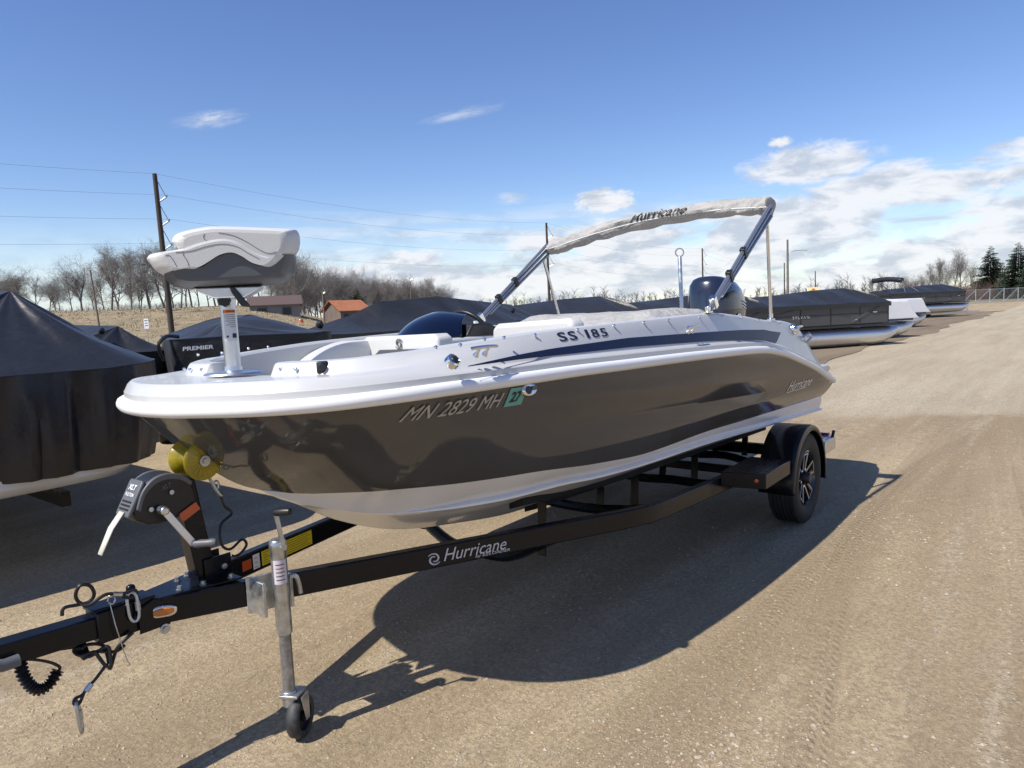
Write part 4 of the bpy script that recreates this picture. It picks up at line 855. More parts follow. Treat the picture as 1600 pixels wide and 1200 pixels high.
a = Vector((wpx(203, 800)[0]-.012, 0, wpx(203, 800)[1])); b = Vector((wpx(219, 764)[0]-.014, 0, wpx(219, 764)[1])); ub = (b-a).normalized(); un = Vector((-ub.z, 0, ub.x)); un = un if un.x < 0 else -un
mb = MB(); mb.prism([(-.052, -.015), (.052, -.015), (.052, .115), (.045, .122), (-.045, .122), (-.052, .115)], a, (0, 1, 0), ub, un, .014); fp = mb.build('winch_front', m_greypl, wi, 30, bevel=.006)
text_on('front_lettering', 'XLT', plane_fn(a+ub*.082+un*.016+Vector((0, .030, 0)), (0, -1, 0), ub), .06, .020, m_whitep, fp, shear=.2, bold=.03)
text_on('front_lettering', 'FULTON', plane_fn(a+ub*.058+un*.016+Vector((0, .032, 0)), (0, -1, 0), ub), .064, .013, m_whitep, fp, bold=.02)
for k in range(3):
    mb = MB(); mb.box(a+ub*(.010+.014*k)+un*.0145, (.004, .07, .006)); mb.build('winch_slot', m_black, fp, 0)
mb = MB(); s0 = a+un*.018+ub*.0; mb.rows([[s0+Vector((0, w, 0)), s0+Vector((-.05, w-.02, -.045)), s0+Vector((-.105, w*.8-.05, -.12))] for w in (-.02, 0, .02)]); st_ = mb.build('winch_strap', m_strap, wi, 50); q = st_.modifiers.new('t', 'SOLIDIFY'); q.thickness = .003
pa = pt(257, 798, -.10); pb = pt(303, 850, -.12); mb = MB(); mb.bar(pa, pb, .006, .026, Vector((1, 0, .6))); mb.lathe([(.016, -.04), (.016, .008), (.01, .012)], pa, (0, -1, 0), 14); mb.build('crank_arm', m_alu, wi, 30, bevel=.002)
mb = MB(); mb.lathe([(.013, 0), (.016, .012), (.014, .05), (.017, .075), (.012, .088)], pb, (.55, -.8, .05), 14); mb.build('crank_grip', m_greypl, wi, 40)
mb = MB(); p = pt(296, 799, -.06); mb.box((p.x, -.062, p.z), (.075, .006, .036), Matrix.Rotation(-.45, 3, 'Y')); mb.build('orange_reflector', m_orange, wp, 30, bevel=.002)
mb = MB(); mb.tube(catmull([pt(325, 742, -.02), pt(330, 752, -.02), pt(340, 768, -.02), pt(346, 775, -.02)], 4), .006, 7); mb.tube([pt(338, 758, -.02)+Vector((math.cos(t)*.010, 0, math.sin(t)*.018)) for t in np.linspace(0, 6.283, 15)], .004, 6, cap=False); mb.build('bow_hook', m_galv, tr, 40)
mb = MB(); mb.tube(catmull([pt(344, 770, -.02), pt(350, 790, -.02), pt(362, 802, -.03), pt(345, 820, -.04), pt(346, 850, -.05), pt(360, 858, -.05), pt(378, 843, -.05), pt(385, 852, -.05), pt(372, 868, -.05), pt(362, 868, -.04)], 6), .0055, 7); mb.build('safety_cord', m_cable, tr, 50)
# wiring and safety cables round the hinge
def cable(name, pts, r, m=m_cable, n=6): mb = MB(); mb.tube(catmull([pt(*q) for q in pts], n), r, 7); return mb.build(name, m, tr, 50)
cable('safety_cable', [(97, 962, -.02), (100, 950, -.02), (122, 945, -.02), (140, 940, -.03), (147, 928, -.04), (140, 915, -.04), (125, 915, -.04), (118, 930, -.03), (125, 942, -.03), (140, 945, -.05), (165, 929, -.06), (190, 928, -.06), (210, 922, -.06), (213, 930, -.06), (200, 934, -.06), (190, 930, -.06)], .0062)
cable('safety_cable', [(208, 988, -.07), (195, 1000, -.07), (182, 1015, -.06), (172, 1045, -.05), (168, 1025, -.05), (160, 1008, -.04), (135, 1008, -.02), (120, 1020, 0), (140, 1026, -.03), (168, 1010, -.06), (172, 1035, -.07), (165, 1040, -.07), (148, 1018, -.05)], .0062)
cable('safety_cable', [(130, 1012, -.02), (115, 1016, 0), (125, 1024, -.02), (150, 1018, -.04), (180, 1018, -.06), (195, 1008, -.06)], .006)
cable('safety_cable', [(165, 1040, -.06), (150, 1060, -.06), (136, 1076, -.06), (128, 1086, -.06), (117, 1092, -.06), (116, 1100, -.06), (124, 1099, -.06), (131, 1083, -.06)], .0055)
cable('cable_ferrule', [(143, 1068, -.06), (134, 1080, -.06)], .010, m_galv, 2); cable('cable_ferrule', [(176, 928.5, -.06), (190, 928.5, -.06)], .010, m_galv, 2)
def qlink(c, l, w, dv, sv):
    mb = MB(); P = []
    for t in np.linspace(0, 2*math.pi, 29): P.append(c+dv*(math.copysign(abs(math.cos(t))**.55, math.cos(t))*l/2)+sv*(math.sin(t)*w/2))
    mb.tube(P, .0058, 8, cap=False); mb.lathe([(.009, -.016), (.009, .016)], c+sv*w*.46, dv, 8); return mb.build('quick_link', m_galv, tr, 40)
qlink(pt(124, 1120, -.06), .115, .036, Vector((.06, 0, -1)).normalized(), Vector((.45, .89, 0))); qlink(pt(208, 948, -.065), .105, .034, Vector((0, -.12, -1)).normalized(), Vector((.9, -.3, 0)))
cable('hitch_pin', [(168, 940, -.05), (172, 930, -.05), (180, 936, -.05), (176, 944, -.05), (170, 942, -.05)], .003, m_galv); cable('tether_wire', [(172, 944, -.06), (180, 975, -.075), (188, 1000, -.08), (198, 1030, -.08), (203, 1038, -.08), (199, 1040, -.08)], .0018, m_galv)
path = catmull([pt(31, 1034, -.03), pt(36, 1054, -.03), pt(48, 1072, -.035), pt(62, 1078, -.04), pt(78, 1068, -.04), pt(90, 1048, -.04)], 14)
mb = MB(); mb.tube(path, [.0165+.0045*math.sin(i*1.55) for i in range(len(path))], 12); mb.build('coiled_wire', m_cable, tr, 60)
cable('wire', [(28, 1032, -.03), (45, 1030, -.03), (75, 1034, -.03), (93, 1042, -.04), (90, 1050, -.04)], .005); mb = MB(); mb.tube([pt(-60, 1045, -.06), pt(5, 1040, -.06), pt(30, 1031, -.06)], .020, 10); mb.build('plug_socket', m_greypl, tr, 40)
mb = MB(); mb.prism([(-.74, -.085), (-.60, -.085), (-.585, -.16), (-.61, -.165), (-.64, -.11)], (0, -.005, ztop(-.65)), (1, 0, 0), (0, 0, 1), (0, 1, 0), .01); mb.build('chain_tab', m_frame, tr, 30)
# running gear
AX = 3.835
def wheel(sgn):
    c = Vector((AX, sgn*1.035, .33)); ax_ = Vector((0, sgn, 0)); prof = []
    side = [(.195, -.075), (.215, -.092), (.255, -.104), (.295, -.103), (.318, -.094), (.326, -.086)]
    tread = []
    for a, b in ((-.086, -.060), (-.052, -.034), (-.027, -.004), (.004, .027), (.034, .052), (.060, .086)):
        tread += [(.3305-.003*abs(a)/.086*0, a), (.3305, b), (.3225, b+.0015), (.3225, b+.006)]
    tread = tread[:-2]; prof = side + tread + [(r, -h) for r, h in side[::-1]]
    mb = MB(); mb.lathe(prof, c, ax_, 56, closed=True); ty = mb.build('wheel', m_rubber, tr, 28); tag(ty, 'black trailer tyre on a dark split spoke wheel')
    mb = MB(); mb.lathe([(.199, .078), (.203, .086), (.196, .090), (.185, .070), (.178, .03), (.165, -.04), (.165, -.06), (.19, -.075)], c, ax_, 48, closed=True); mb.build('rim', mat('black_rim', (.012, .012, .013), .2, coat=.6), ty, 40)
    mb = MB(); mb.lathe([(.166, .012), (.166, .02), (.05, .03), (.05, .015)], c, ax_, 40); mb.build('rim_disc', m_blackpl, ty, 40)
    ux = Vector((1, 0, 0))
    for k in range(5):
        t = 2*math.pi*k/5+.30; e = ux*math.cos(t)+Z*math.sin(t); f_ = e.cross(ax_)
        mb = MB()
        for s in (-1, 1): mb.bar(c+e*.050+f_*(s*.018)+ax_*.050, c+e*.184+f_*(s*.040)+ax_*.066, .024, .030, ax_)
        spk = mb.build('spoke', mat('gloss_black_spoke', (.012, .012, .013), .18, coat=.6) if k == 0 else bpy.data.materials['gloss_black_spoke'], ty, 30, bevel=.003)
        mb = MB()
        for s in (-1, 1): mb.bar(c+e*.062+f_*(s*.026)+ax_*.0665, c+e*.182+f_*(s*.047)+ax_*.0825, .007, .003, ax_)
        mb.bar(c+e*.178+f_*-.045+ax_*.083, c+e*.178+f_*.045+ax_*.083, .007, .003, ax_); mb.build('machined_edge', m_alu, spk, 30)
    mb = MB(); mb.lathe([(.046, .02), (.046, .07), (.040, .105), (.034, .112), (.005, .114)], c, ax_, 24); mb.build('hub_cap', m_blackpl, ty, 40)
    for k in range(5):
        t = 2*math.pi*k/5-.3; e = ux*math.cos(t)+Z*math.sin(t); mb = MB(); mb.lathe([(.010, .03), (.010, .066), (.003, .07)], c+e*.066, ax_, 6); mb.build('lug_nut', m_chrome, ty, 30)
    # fender
    rows = []; an = np.linspace(rad(-12), rad(186), 40); R_ = .395
    for t in an:
        x = AX+math.cos(t)*R_*1.02; z = .33+math.sin(t)*R_; nx, nz = math.cos(t), math.sin(t)
        rows.append([(x-nx*.0, sgn*.905, z), (x, sgn*1.13, z), (x-nx*.004, sgn*1.147, z-nz*.004), (x-nx*.018, sgn*1.153, z-nz*.018), (x-nx*.045, sgn*1.153, z-nz*.045)])
    mb = MB(); mb.rows(rows); fe = mb.build('fender', m_frame, tr, 40); q = fe.modifiers.new('t', 'SOLIDIFY'); q.thickness = .004
    mb = MB(); fan = [(AX+math.cos(t)*R_*1.02, sgn*.906, .33+math.sin(t)*R_) for t in an[2:-2]]; mb.add(fan+[(AX-.40, sgn*.906, .30), (AX+.40, sgn*.906, .30)][::1], [tuple(range(len(fan)+2))]); mb.build('fender_liner', m_frame, fe, 0)
    # tread plate steps fore and aft
    for (x0, x1, nm) in ((2.88, 3.42, 'front'), (4.27, 4.56, 'rear')):
        mb = MB(); zt = .545 if nm == 'front' else .525; h = .10
        mb.prism([(x0, .86), (x1, .86), (x1, 1.135), (x0+(.06 if nm == 'front' else 0), 1.135)], (0, 0, zt-h), (1, 0, 0), (0, sgn, 0), (0, 0, 1), h); sp_ = mb.build('fender_step', m_frame if nm == 'front' else m_alu, tr, 30, bevel=.005)
        mb = MB(); nx, ny = (13, 7) if nm == 'front' else (7, 7)
        for i in range(nx):
            for j in range(ny):
                X_ = x0+.05+(x1-x0-.08)*i/(nx-1); Y_ = .885+.225*j/(ny-1); a_ = .7 if (i+j) % 2 else -.7; e = Vector((math.cos(a_), math.sin(a_), 0))*.013; g = Vector((-math.sin(a_), math.cos(a_), 0))*.0035
                if X_ < x0+.06*(Y_-.86)/.275+.02: continue
                o = Vector((X_, sgn*Y_, zt)); mb.add([o-e, o-g+Vector((0, 0, .0025)), o+e, o+g+Vector((0, 0, .0025))], [(0, 1, 2), (0, 2, 3)])
        tp_ = mb.build('tread_pattern', mat('black_tread_plate', (.03, .032, .036), .35, coat=.4) if 'black_tread_plate' not in bpy.data.materials else bpy.data.materials['black_tread_plate'], sp_, 0, fix=False); tp_['kind'] = 'stuff'
        if nm == 'front': mb = MB(); mb.lathe([(.014, 0), (.012, .008), (.003, .010)], (x0+.045, sgn*1.08, zt-.045), (-1, sgn*.2, 0), 12); mb.build('amber_marker', m_orange, sp_, 40)
for s in (-1, 1): wheel(s)
mb = MB(); mb.bar((AX, -.93, .33), (AX, .93, .33), .06, .06); mb.build('axle', m_frame, tr, 30, bevel=.004)
for s in (-1, 1):
    mb = MB(); mb.prism([(AX-.36, .40), (AX-.15, .36), (AX+.15, .36), (AX+.36, .40), (AX+.15, .385), (AX-.15, .385)], (0, s*.80, 0), (1, 0, 0), (0, 0, 1), (0, s, 0), .045); mb.build('leaf_spring', m_frame, tr, 20)
def zhull(x, y):
    cy = float(pchip(cx, cyv, x)); cz = float(pchip(cx, czv, x)); k = float(pchip(kx, kz, x)); return k+(cz-k)*min(1, abs(y)/cy)
for x, dip in ((1.45, .28), (2.45, .30), (3.35, .31), (4.35, .31)):
    hw = (.02+(x+.40)*(.755/2.2)) if x < 1.85 else .83; z1 = ztop(x)-.05; pts = [(x, hw, z1), (x, hw*.72, z1-.10), (x, hw*.35, dip+.015), (x, 0, dip), (x, -hw*.35, dip+.015), (x, -hw*.72, z1-.10), (x, -hw, z1)]
    mb = MB(); mb.tube(catmull(pts, 4), .034, 8); mb.build('cross_member', m_frame, tr, 40)
m_carpet = mat('black_bunk_carpet', (.012, .012, .013), .95, bump=.4, bscale=300)
for s in (-1, 1):
    for yb_, xs_ in ((.46, (1.25, 2.2, 3.2, 4.2, 4.75)), (.20, (1.7, 2.6, 3.4, 4.2, 4.75))):
        P = [Vector((x, s*yb_, zhull(x, yb_)-.034)) for x in xs_]
        mb = MB(); rows = [[(p.x, p.y+dy, p.z+dz+dy*s*.35) for dy, dz in ((-.045, -.02), (.045, -.02), (.045, .016), (-.045, .016))] for p in P]; mb.rows(rows, closed=True); mb.add(rows[0], [(0, 1, 2, 3)]); mb.add(rows[-1], [(0, 1, 2, 3)]); mb.build('bunk_board', m_carpet, tr, 30)
        for x in (1.45, 2.45, 3.35, 4.35):
            if x < xs_[0]: continue
            zt = zhull(x, yb_)-.05; mb = MB(); mb.bar((x+.02, s*yb_, zt), (x, s*yb_, .34), .05, .012, Vector((1, 0, 0))); mb.build('bunk_bracket', m_frame, tr, 30)
mb = MB(); mb.bar((4.53, -.86, ztop(4.5)-.05), (4.53, .86, ztop(4.5)-.05), .06, .09); mb.build('rear_cross_bar', m_frame, tr, 30, bevel=.004)
for s in (-1, 1):
    mb = MB(); mb.box((4.585, s*.98, .50), (.05, .20, .09)); l = mb.build('tail_lamp', mat('red_lens', (.35, .01, .01), .15, coat=.8) if s < 0 else bpy.data.materials['red_lens'], tr, 30, bevel=.006)
    mb = MB(); mb.tube([(4.50, s*1.12, .50), (4.50, s*1.135, .58)], .012, 8); mb.build('guide_stub', m_frame, tr, 40)
# ------------------------------------------------------------------ stored boats under covers
def round_rect(x0, x1, y0, y1, r, n=7, step=.11):
    P = []
    for cx_, cy_, a0 in ((x1-r, y0+r, -90), (x1-r, y1-r, 0), (x0+r, y1-r, 90), (x0+r, y0+r, 180)):
        for k in range(n): a = rad(a0+90*k/(n-1)); P.append((cx_+r*math.cos(a), cy_+r*math.sin(a)))
    out = []
    for i in range(len(P)):
        a = Vector(P[i]); b = Vector(P[(i+1) % len(P)]); m = max(1, int((b-a).length/step))
        for k in range(m): out.append(tuple(a.lerp(b, k/m)))
    return out
def closest(ridge, p):
    best = None
    for i in range(max(1, len(ridge)-1)):
        a = Vector(ridge[i]); b = Vector(ridge[min(i+1, len(ridge)-1)]); ab = (b-a).xy; t = 0 if ab.length < 1e-6 else max(0, min(1, (Vector(p)-a.xy).dot(ab)/ab.length_squared)); q = a.lerp(b, t); d = (q.xy-Vector(p)).length
        if best is None or d < best[0]: best = (d, q)
    return best[1]
def covered_boat(label, rect, zs, ridge, zb, m=None, r=.42, fold=.035, sag=.05, tilt=0.0, seed=1, strip=True, loc=None, rz=0.0, fm=1.0, step=.11):
    x0, x1, y0, y1 = rect; m = m or m_cover; per = round_rect(x0, x1, y0, y1, r, step=step); n = len(per)
    root = thing('covered_boat', label, 'boat', loc if loc else ((x0+x1)/2, (y0+y1)/2, 0), rz, world=loc is None); rs = np.random.RandomState(seed)
    cx_, cy_ = (x0+x1)/2, (y0+y1)/2; ph = rs.rand(6)*6.28
    S_ = []; rows = []
    arc = np.cumsum([0]+[math.dist(per[i], per[(i+1) % n]) for i in range(n)])
    for i, p in enumerate(per):
        z = zs+tilt*(p[0]-x1)+.012*math.sin(arc[i]*2.1+ph[0]); S_.append((p[0], p[1], z))
    tops = []
    for f in np.linspace(0, 1, 15):
        row = []
        for i, (px, py, pz) in enumerate(S_):
            q = closest(ridge, (px, py)); g = Vector((px, py, pz)).lerp(q, f); w = math.sin(math.pi*f)
            g.z -= sag*w; g.z += (.014*math.sin(arc[i]*3.3+ph[1])+.012*math.sin(arc[i]*7.1+ph[2]+2*f))*w*(1+1.2*f) + .007*math.sin(arc[i]*17+ph[3]+3*f)*w
            row.append(g)
        rows.append(row)
    mb = MB(); mb.rows(rows, closed=True); top = mb.build('cover_top', m, root, 60)
    rows = []
    for f in np.linspace(0, 1, 14):
        row = []
        for i, (px, py, pz) in enumerate(S_):
            nx, ny = px-cx_, py-cy_; l = max(abs(nx)/((x1-x0)/2), abs(ny)/((y1-y0)/2)); nn = Vector((per[(i+1) % n][1]-per[i-1][1], -(per[(i+1) % n][0]-per[i-1][0]))).normalized()
            a = arc[i]; fo = math.sin(fm*a*6.2+ph[0]+1.4*math.sin(a*1.7))+.6*math.sin(fm*a*11.5+ph[4]+f)+.35*math.sin(fm*a*23+ph[5]-f); amp = fold*(.25+1.0*math.sin(min(1, f*1.15)*2.4))*(.35+.65*abs(math.sin(a*.9+ph[2])))
            d = amp*fo-.06*f-.10*max(0, f-.8)+.012*math.sin(f*3.14)
            zz = pz+(zb+tilt*(px-x1)*.2-pz)*f + (.015*math.sin(a*5+ph[1])*f if f < 1 else .02*math.sin(a*1.9+ph[3]))
            row.append((px+nn.x*d, py+nn.y*d, zz-.008*(f > 0)))
        rows.append(row)
    mb = MB(); mb.rows(rows, closed=True); mb.build('cover_skirt', m, root, 60)
    mb = MB(); mb.tube([(p[0], p[1], p[2]+.002) for p in S_]+[S_[0]], .006, 5, cap=False); mb.build('cover_seam', m, top, 60)
    if strip:
        inner = round_rect(x0+.16, x1-.16, y0+.14, y1-.14, r)
        rows = [[(q[0], q[1], zb+.10) for q in inner], [(q[0], q[1], zb-.070) for q in inner], [(cx_+(q[0]-cx_)*.96, cy_+(q[1]-cy_)*.985, zb-.12) for q in inner], [(cx_+(q[0]-cx_)*.05, cy_+(q[1]-cy_)*.8, zb-.24) for q in inner]]
        mb = MB(); mb.rows(rows, closed=True); mb.build('hull', m_bottom, root, 40)
        for s in (-.6, .6):
            mb = MB(); mb.bar((cx_+s, y0+.5, .42), (cx_+s, y1-.4, .40), .06, .11); mb.build('trailer_rail', m_frame, root, 30)
            mb = MB(); mb.lathe([(.17, -.09), (.29, -.10), (.32, -.08), (.32, .08), (.29, .10), (.17, .09)], (cx_+s*1.55, y0+(y1-y0)*.62, .32), (1, 0, 0), 28, closed=True); mb.build('wheel', m_rubber, root, 35)
        mb = MB(); mb.bar((cx_-.9, y0+(y1-y0)*.62, .32), (cx_+.9, y0+(y1-y0)*.62, .32), .06, .06); mb.build('trailer_axle', m_frame, root, 30)
    return root, top
covered_boat('large dark navy covered boat with pleated skirt at the left edge', (-1.45, 1.06, 2.62, 8.9), 1.392, [(.30, 3.45, 1.96), (.1, 5.2, 2.02), (0, 7.6, 1.95)], .70, tilt=.022, seed=4, fold=.042, sag=.02, fm=2.3, step=.035)
r2, t2 = covered_boat('dark covered boat behind the large navy covered boat', (1.3, 3.72, 8.0, 13.5), 1.31, [(3.10, 8.55, 1.70), (2.5, 12, 1.86)], .8, seed=8, m=m_cover2)
mb = MB(); mb.lathe([(.05, 0), (.045, .05), (.02, .07)], (2.75, 8.3, 1.62), (.3, -.6, .7), 10); mb.build('vent_cap', m_blackpl, r2, 40)
r3, t3 = covered_boat('black covered pontoon boat lettered PREMIER beyond the bow seat', (0, 1.70, 0, 5.0), 1.505, [(.55, .55, 1.66), (1.0, 1.3, 1.76), (1.0, 4.4, 1.80)], .78, seed=12, m=m_cover2, r=.12, fold=.012, sag=.02, loc=(2.02, 4.72, 0), rz=rad(-24))
text_on('cover_lettering', 'PREMIER', plane_fn((.12, -.045, 1.392), (1, 0, .02), (0, 0, 1)), .30, .042, m_whitep, r3, bold=.03, shear=.1)
mb = MB(); mb.tube(catmull([(-.06, .05, 1.30), (-.10, .0, 1.46), (-.02, .05, 1.55), (.10, .12, 1.54)], 5), .018, 8); mb.build('rail_hoop', m_blackpl, r3, 40)
mb = MB(); mb.lathe([(.045, 0), (.04, .05), (.015, .07)], (1.58, .15, 1.58), (.3, -.6, .7), 10); mb.build('vent_cap', m_blackpl, r3, 40)
r4, t4 = covered_boat('long dark covered runabout peaking above the navy windscreen', (4.25, 10.35, 5.6, 8.0), 1.44, [(5.0, 6.7, 1.50), (5.75, 6.5, 1.70), (6.3, 6.4, 1.91), (7.6, 6.3, 1.98), (9.9, 6.5, 1.80)], .8, seed=15, m=m_cover2, r=.5, fold=.02, sag=.05)
mb = MB(); mb.lathe([(.05, 0), (.045, .05), (.02, .07)], (9.0, 5.75, 1.66), (0, -.8, .6), 10); mb.build('vent_cap', m_blackpl, r4, 40)

def pontoon_boat(label, bow, head, L_=6.4, cover=True, name_txt=None, white_bow=False, lift=0.0, fence=m_panel, bimini=False, trailer=False, group=None):
    root = thing('pontoon_boat', label, 'boat', (bow[0], bow[1], 0), rad(head), group); z0 = lift
    for s in (-1, 1):
        mb = MB(); P = [(-L_, .60, .30), (-L_+.05, .60, .31), (-1.15, .33, .31)]
        mb.tube([(-L_, s*.88, z0+.34), (-L_*.6, s*.88, z0+.34), (-2.9, s*.88, z0+.34), (-1.2, s*.88, z0+.34), (-.85, s*.88, z0+.355), (-.5, s*.88, z0+.41), (-.22, s*.88, z0+.49), (-.06, s*.88, z0+.55), (-.02, s*.88, z0+.56)], [.30, .30, .30, .30, .285, .225, .14, .06, .02], 20); tb = mb.build('pontoon', m_pontube, root, 40)
        for x in (-1.9, -3.6, -5.2): mb = MB(); mb.lathe([(.303, -.012), (.306, -.008), (.306, .008), (.303, .012)], (x, s*.88, z0+.34), (1, 0, 0), 20); mb.build('weld_band', m_alu, tb, 40)
    mb = MB(); mb.box((-L_/2-.22, 0, z0+.70), (L_-.3, 2.46, .07)); mb.build('deck', mat('black_deck_trim', (.02, .02, .022), .4) if 'black_deck_trim' not in bpy.data.materials else bpy.data.materials['black_deck_trim'], root, 30, bevel=.01)
    F0, F1 = -L_+.45, -.75
    for s in (() if white_bow else (-1, 1)):
        mb = MB(); mb.box(((F0+F1)/2, s*1.17, z0+1.08), (F1-F0, .03, .66)); fp_ = mb.build('fence_panel', fence, root, 30)
        for x in np.linspace(F0, F1, 6): mb = MB(); mb.box((x, s*1.188, z0+1.08), (.03, .012, .68)); mb.build('fence_post', m_blackpl, fp_, 0)
        for zz in (.76, 1.10, 1.405): mb = MB(); mb.box(((F0+F1)/2, s*1.190, z0+zz), (F1-F0, .012, .024)); mb.build('fence_rail', m_blackpl, fp_, 0)
        for k in range(2): mb = MB(); mb.tube(catmull([(F1-.1-.05*k, s*1.196, z0+1.36), (F1-.7, s*1.196, z0+1.2-.06*k), (F1-1.5, s*1.196, z0+.82-.03*k)], 6), .010, 6); mb.tube(catmull([(F0+.1, s*1.196, z0+.85+.08*k), (F0+1.2, s*1.196, z0+1.12+.05*k), (F0+2.4, s*1.196, z0+1.36)], 6), .010, 6); mb.build('fence_accent', m_greypl, fp_, 40)
        mb = MB(); mb.box((F1-.55, s*1.192, z0+1.12), (.16, .02, .03)); mb.box((F1-1.3, s*1.192, z0+.90), (.10, .02, .03)); mb.build('fence_latch', m_alu, fp_, 0)
    for x in (() if white_bow else (F0, F1)): mb = MB(); mb.box((x, 0, z0+1.08), (.03, 2.3, .66)); mb.build('fence_panel', fence, root, 30)
    if name_txt:
        text_on('fence_lettering', name_txt, plane_fn((-L_*.62-.2, -1.197, z0+1.02), (1, 0, 0), (0, 0, 1)), .62, .085, m_silver, root, space=1.4)
    if cover:
        rs = np.random.RandomState(int(abs(bow[0])*10)); per = round_rect(F0-.12, F1+.12, -1.26, 1.26, .16, step=.2); n = len(per); rows = []
        ridge = [(F0+.5, 0, z0+1.74), (-L_*.62, .1, z0+1.80), (-L_*.4, 0, z0+1.92), (F1-.75, 0, z0+1.96)]; ph = rs.rand(4)*6.28
        for f in (-.15, -.10, -.04, 0, .06, .15, .3, .5, .7, .85, 1):
            row = []
            for i, (px, py) in enumerate(per):
                if f <= 0: g = Vector((px, py, z0+1.44+f*.9+.02*math.sin(i*1.7+ph[0])*(f < -.2))); nn = Vector((px+L_/2, py*2, 0)).normalized(); g += nn*(.012*math.sin(i*2.3+ph[1])+.012*math.sin(i*.9))
                else: g = Vector((px, py, z0+1.44)).lerp(closest(ridge, (px, py)), f); w = math.sin(math.pi*f); g.z += .02*w+.05*w*math.sin(i*.8+ph[2])+.03*w*math.sin(i*2.9+ph[3])
                row.append(g)
            rows.append(row)
        mb = MB(); mb.rows(rows, closed=True); mb.build('mooring_cover', m_cover2, root, 60)
    if white_bow:
        mb = MB(); mb.prism([(-L_+.3, .70), (.02, .70), (-.14, .82), (-.34, 1.05), (-.50, 1.34), (-.62, 1.44), (-L_+.4, 1.46)], (0, -1.22, z0), (1, 0, 0), (0, 0, 1), (0, 1, 0), 2.44); mb.build('bow_cover', mat('white_shrink_wrap', (.75, .76, .77), .4, bump=.3, bscale=5) if 'white_shrink_wrap' not in bpy.data.materials else bpy.data.materials['white_shrink_wrap'], root, 30, bevel=.06, seg=3)
    if bimini:
        mb = MB(); mb.tube(catmull([(-5.9, -1.05, z0+2.30), (-6.1, 0, z0+2.42), (-6.3, 1.05, z0+2.36)], 6), .17, 10); mb.build('rolled_bimini', m_cover, root, 50)
        for s in (-1, 1): mb = MB(); mb.tube([(-4.6, s*1.1, z0+1.5), (-6.1, s*1.0, z0+2.36)], .04, 8); mb.tube([(-5.7, s*1.1, z0+1.5), (-5.9, s*1.0, z0+2.25)], .02, 8); mb.build('bimini_pole', m_alu, root, 40)
    if trailer:
        for s in (-1, 1):
            mb = MB(); mb.bar((-L_+.3, s*.45, z0-.02), (.7, s*.25, z0-.0), .08, .12); mb.build('trailer_rail', m_galv, root, 30)
            mb = MB(); mb.lathe([(.15, -.08), (.25, -.09), (.28, -.07), (.28, .07), (.25, .09), (.15, .08)], (-L_*.6, s*.55, .28), (0, 1, 0), 24, closed=True); mb.build('trailer_wheel', m_rubber, root, 35)
        mb = MB(); mb.bar((.6, 0, z0-.02), (1.9, 0, z0-.05), .08, .10); mb.tube([(1.0, .15, z0+.2), (1.0, .15, .05)], .035, 8); mb.build('trailer_tongue', m_galv, root, 30)
    else:
        for x in (-1.6, -L_+1.0): mb = MB(); mb.box((x, 0, .03+z0/2), (.25, 2.1, .06+z0)); mb.build('timber_block', m_wood2, root, 0)
    return root
pontoon_boat('dark grey covered pontoon boat lettered SYLVAN with bright tubes behind the stern', (26.0, 2.95), -35, 6.9, name_txt='SYLVAN')
pontoon_boat('pontoon boat with white wrapped bow just beyond the grey lettered pontoon', (30.4, 3.25), -35, 6.4, cover=False, white_bow=True)
pontoon_boat('second white wrapped pontoon boat, nearer the far dark pontoon on a trailer', (40.0, 4.3), -35, 6.4, cover=False, white_bow=True)
pontoon_boat('dark covered pontoon boat on a trailer with raised rolled bimini at the right', (57.0, 4.3), -35, 7.4, name_txt='SYLVAN', lift=.30, bimini=True, trailer=True)
pontoon_boat('dark covered pontoon boat seen behind the outboard motor', (21.4, 5.3), -35, 6.6)
pontoon_boat('low dark covered pontoon boat seen beside the tow pylon', (15.8, 6.4), -35, 6.4)
# white runabout with outboard behind the last pontoon
rb = thing('white_runabout', 'small white motor boat with black outboard beyond the trailered pontoon', 'boat', (60, 5.2, 0), rad(145))
rows = []
for x, w, zk_, zt in ((-.1, .06, .95, 1.25), (.6, .62, .72, 1.22), (1.6, .95, .60, 1.16), (3.2, 1.05, .56, 1.08), (4.6, 1.02, .56, 1.05)):
    rows.append([(x, 0, zk_), (x, w*.75, zk_+.14), (x, w*.97, zt-.05), (x, w, zt), (x, w*.8, zt+.06), (x, 0, zt+.16)]+[(x, -a, b) for a, b in ((w*.8, zt+.06), (w, zt), (w*.97, zt-.05), (w*.75, zk_+.14))])
mb = MB(); mb.rows(rows[::-1], closed=True); mb.add(rows[-1], [tuple(range(10))]); mb.add(rows[0], [tuple(range(10))]); mb.build('hull', m_white, rb, 40)
mb = MB(); mb.prism([(4.55, .55), (4.95, .55), (5.1, .95), (5.15, 1.5), (4.95, 1.65), (4.7, 1.6), (4.62, 1.15)], (0, -.2, 0), (1, 0, 0), (0, 0, 1), (0, 1, 0), .4); mb.build('outboard_motor', m_blackpl, rb, 30, bevel=.06)
mb = MB(); mb.bar((-.9, 0, .45), (4.4, 0, .42), .1, .1); mb.bar((3.2, -1.0, .32), (3.2, 1.0, .32), .07, .07); mb.build('trailer_frame', m_galv, rb, 30)
for s in (-1, 1): mb = MB(); mb.lathe([(.15, -.08), (.29, -.09), (.31, -.07), (.31, .07), (.29, .09), (.15, .08)], (3.2, s*1.08, .31), (0, 1, 0), 24, closed=True); mb.build('trailer_wheel', m_rubber, rb, 35)

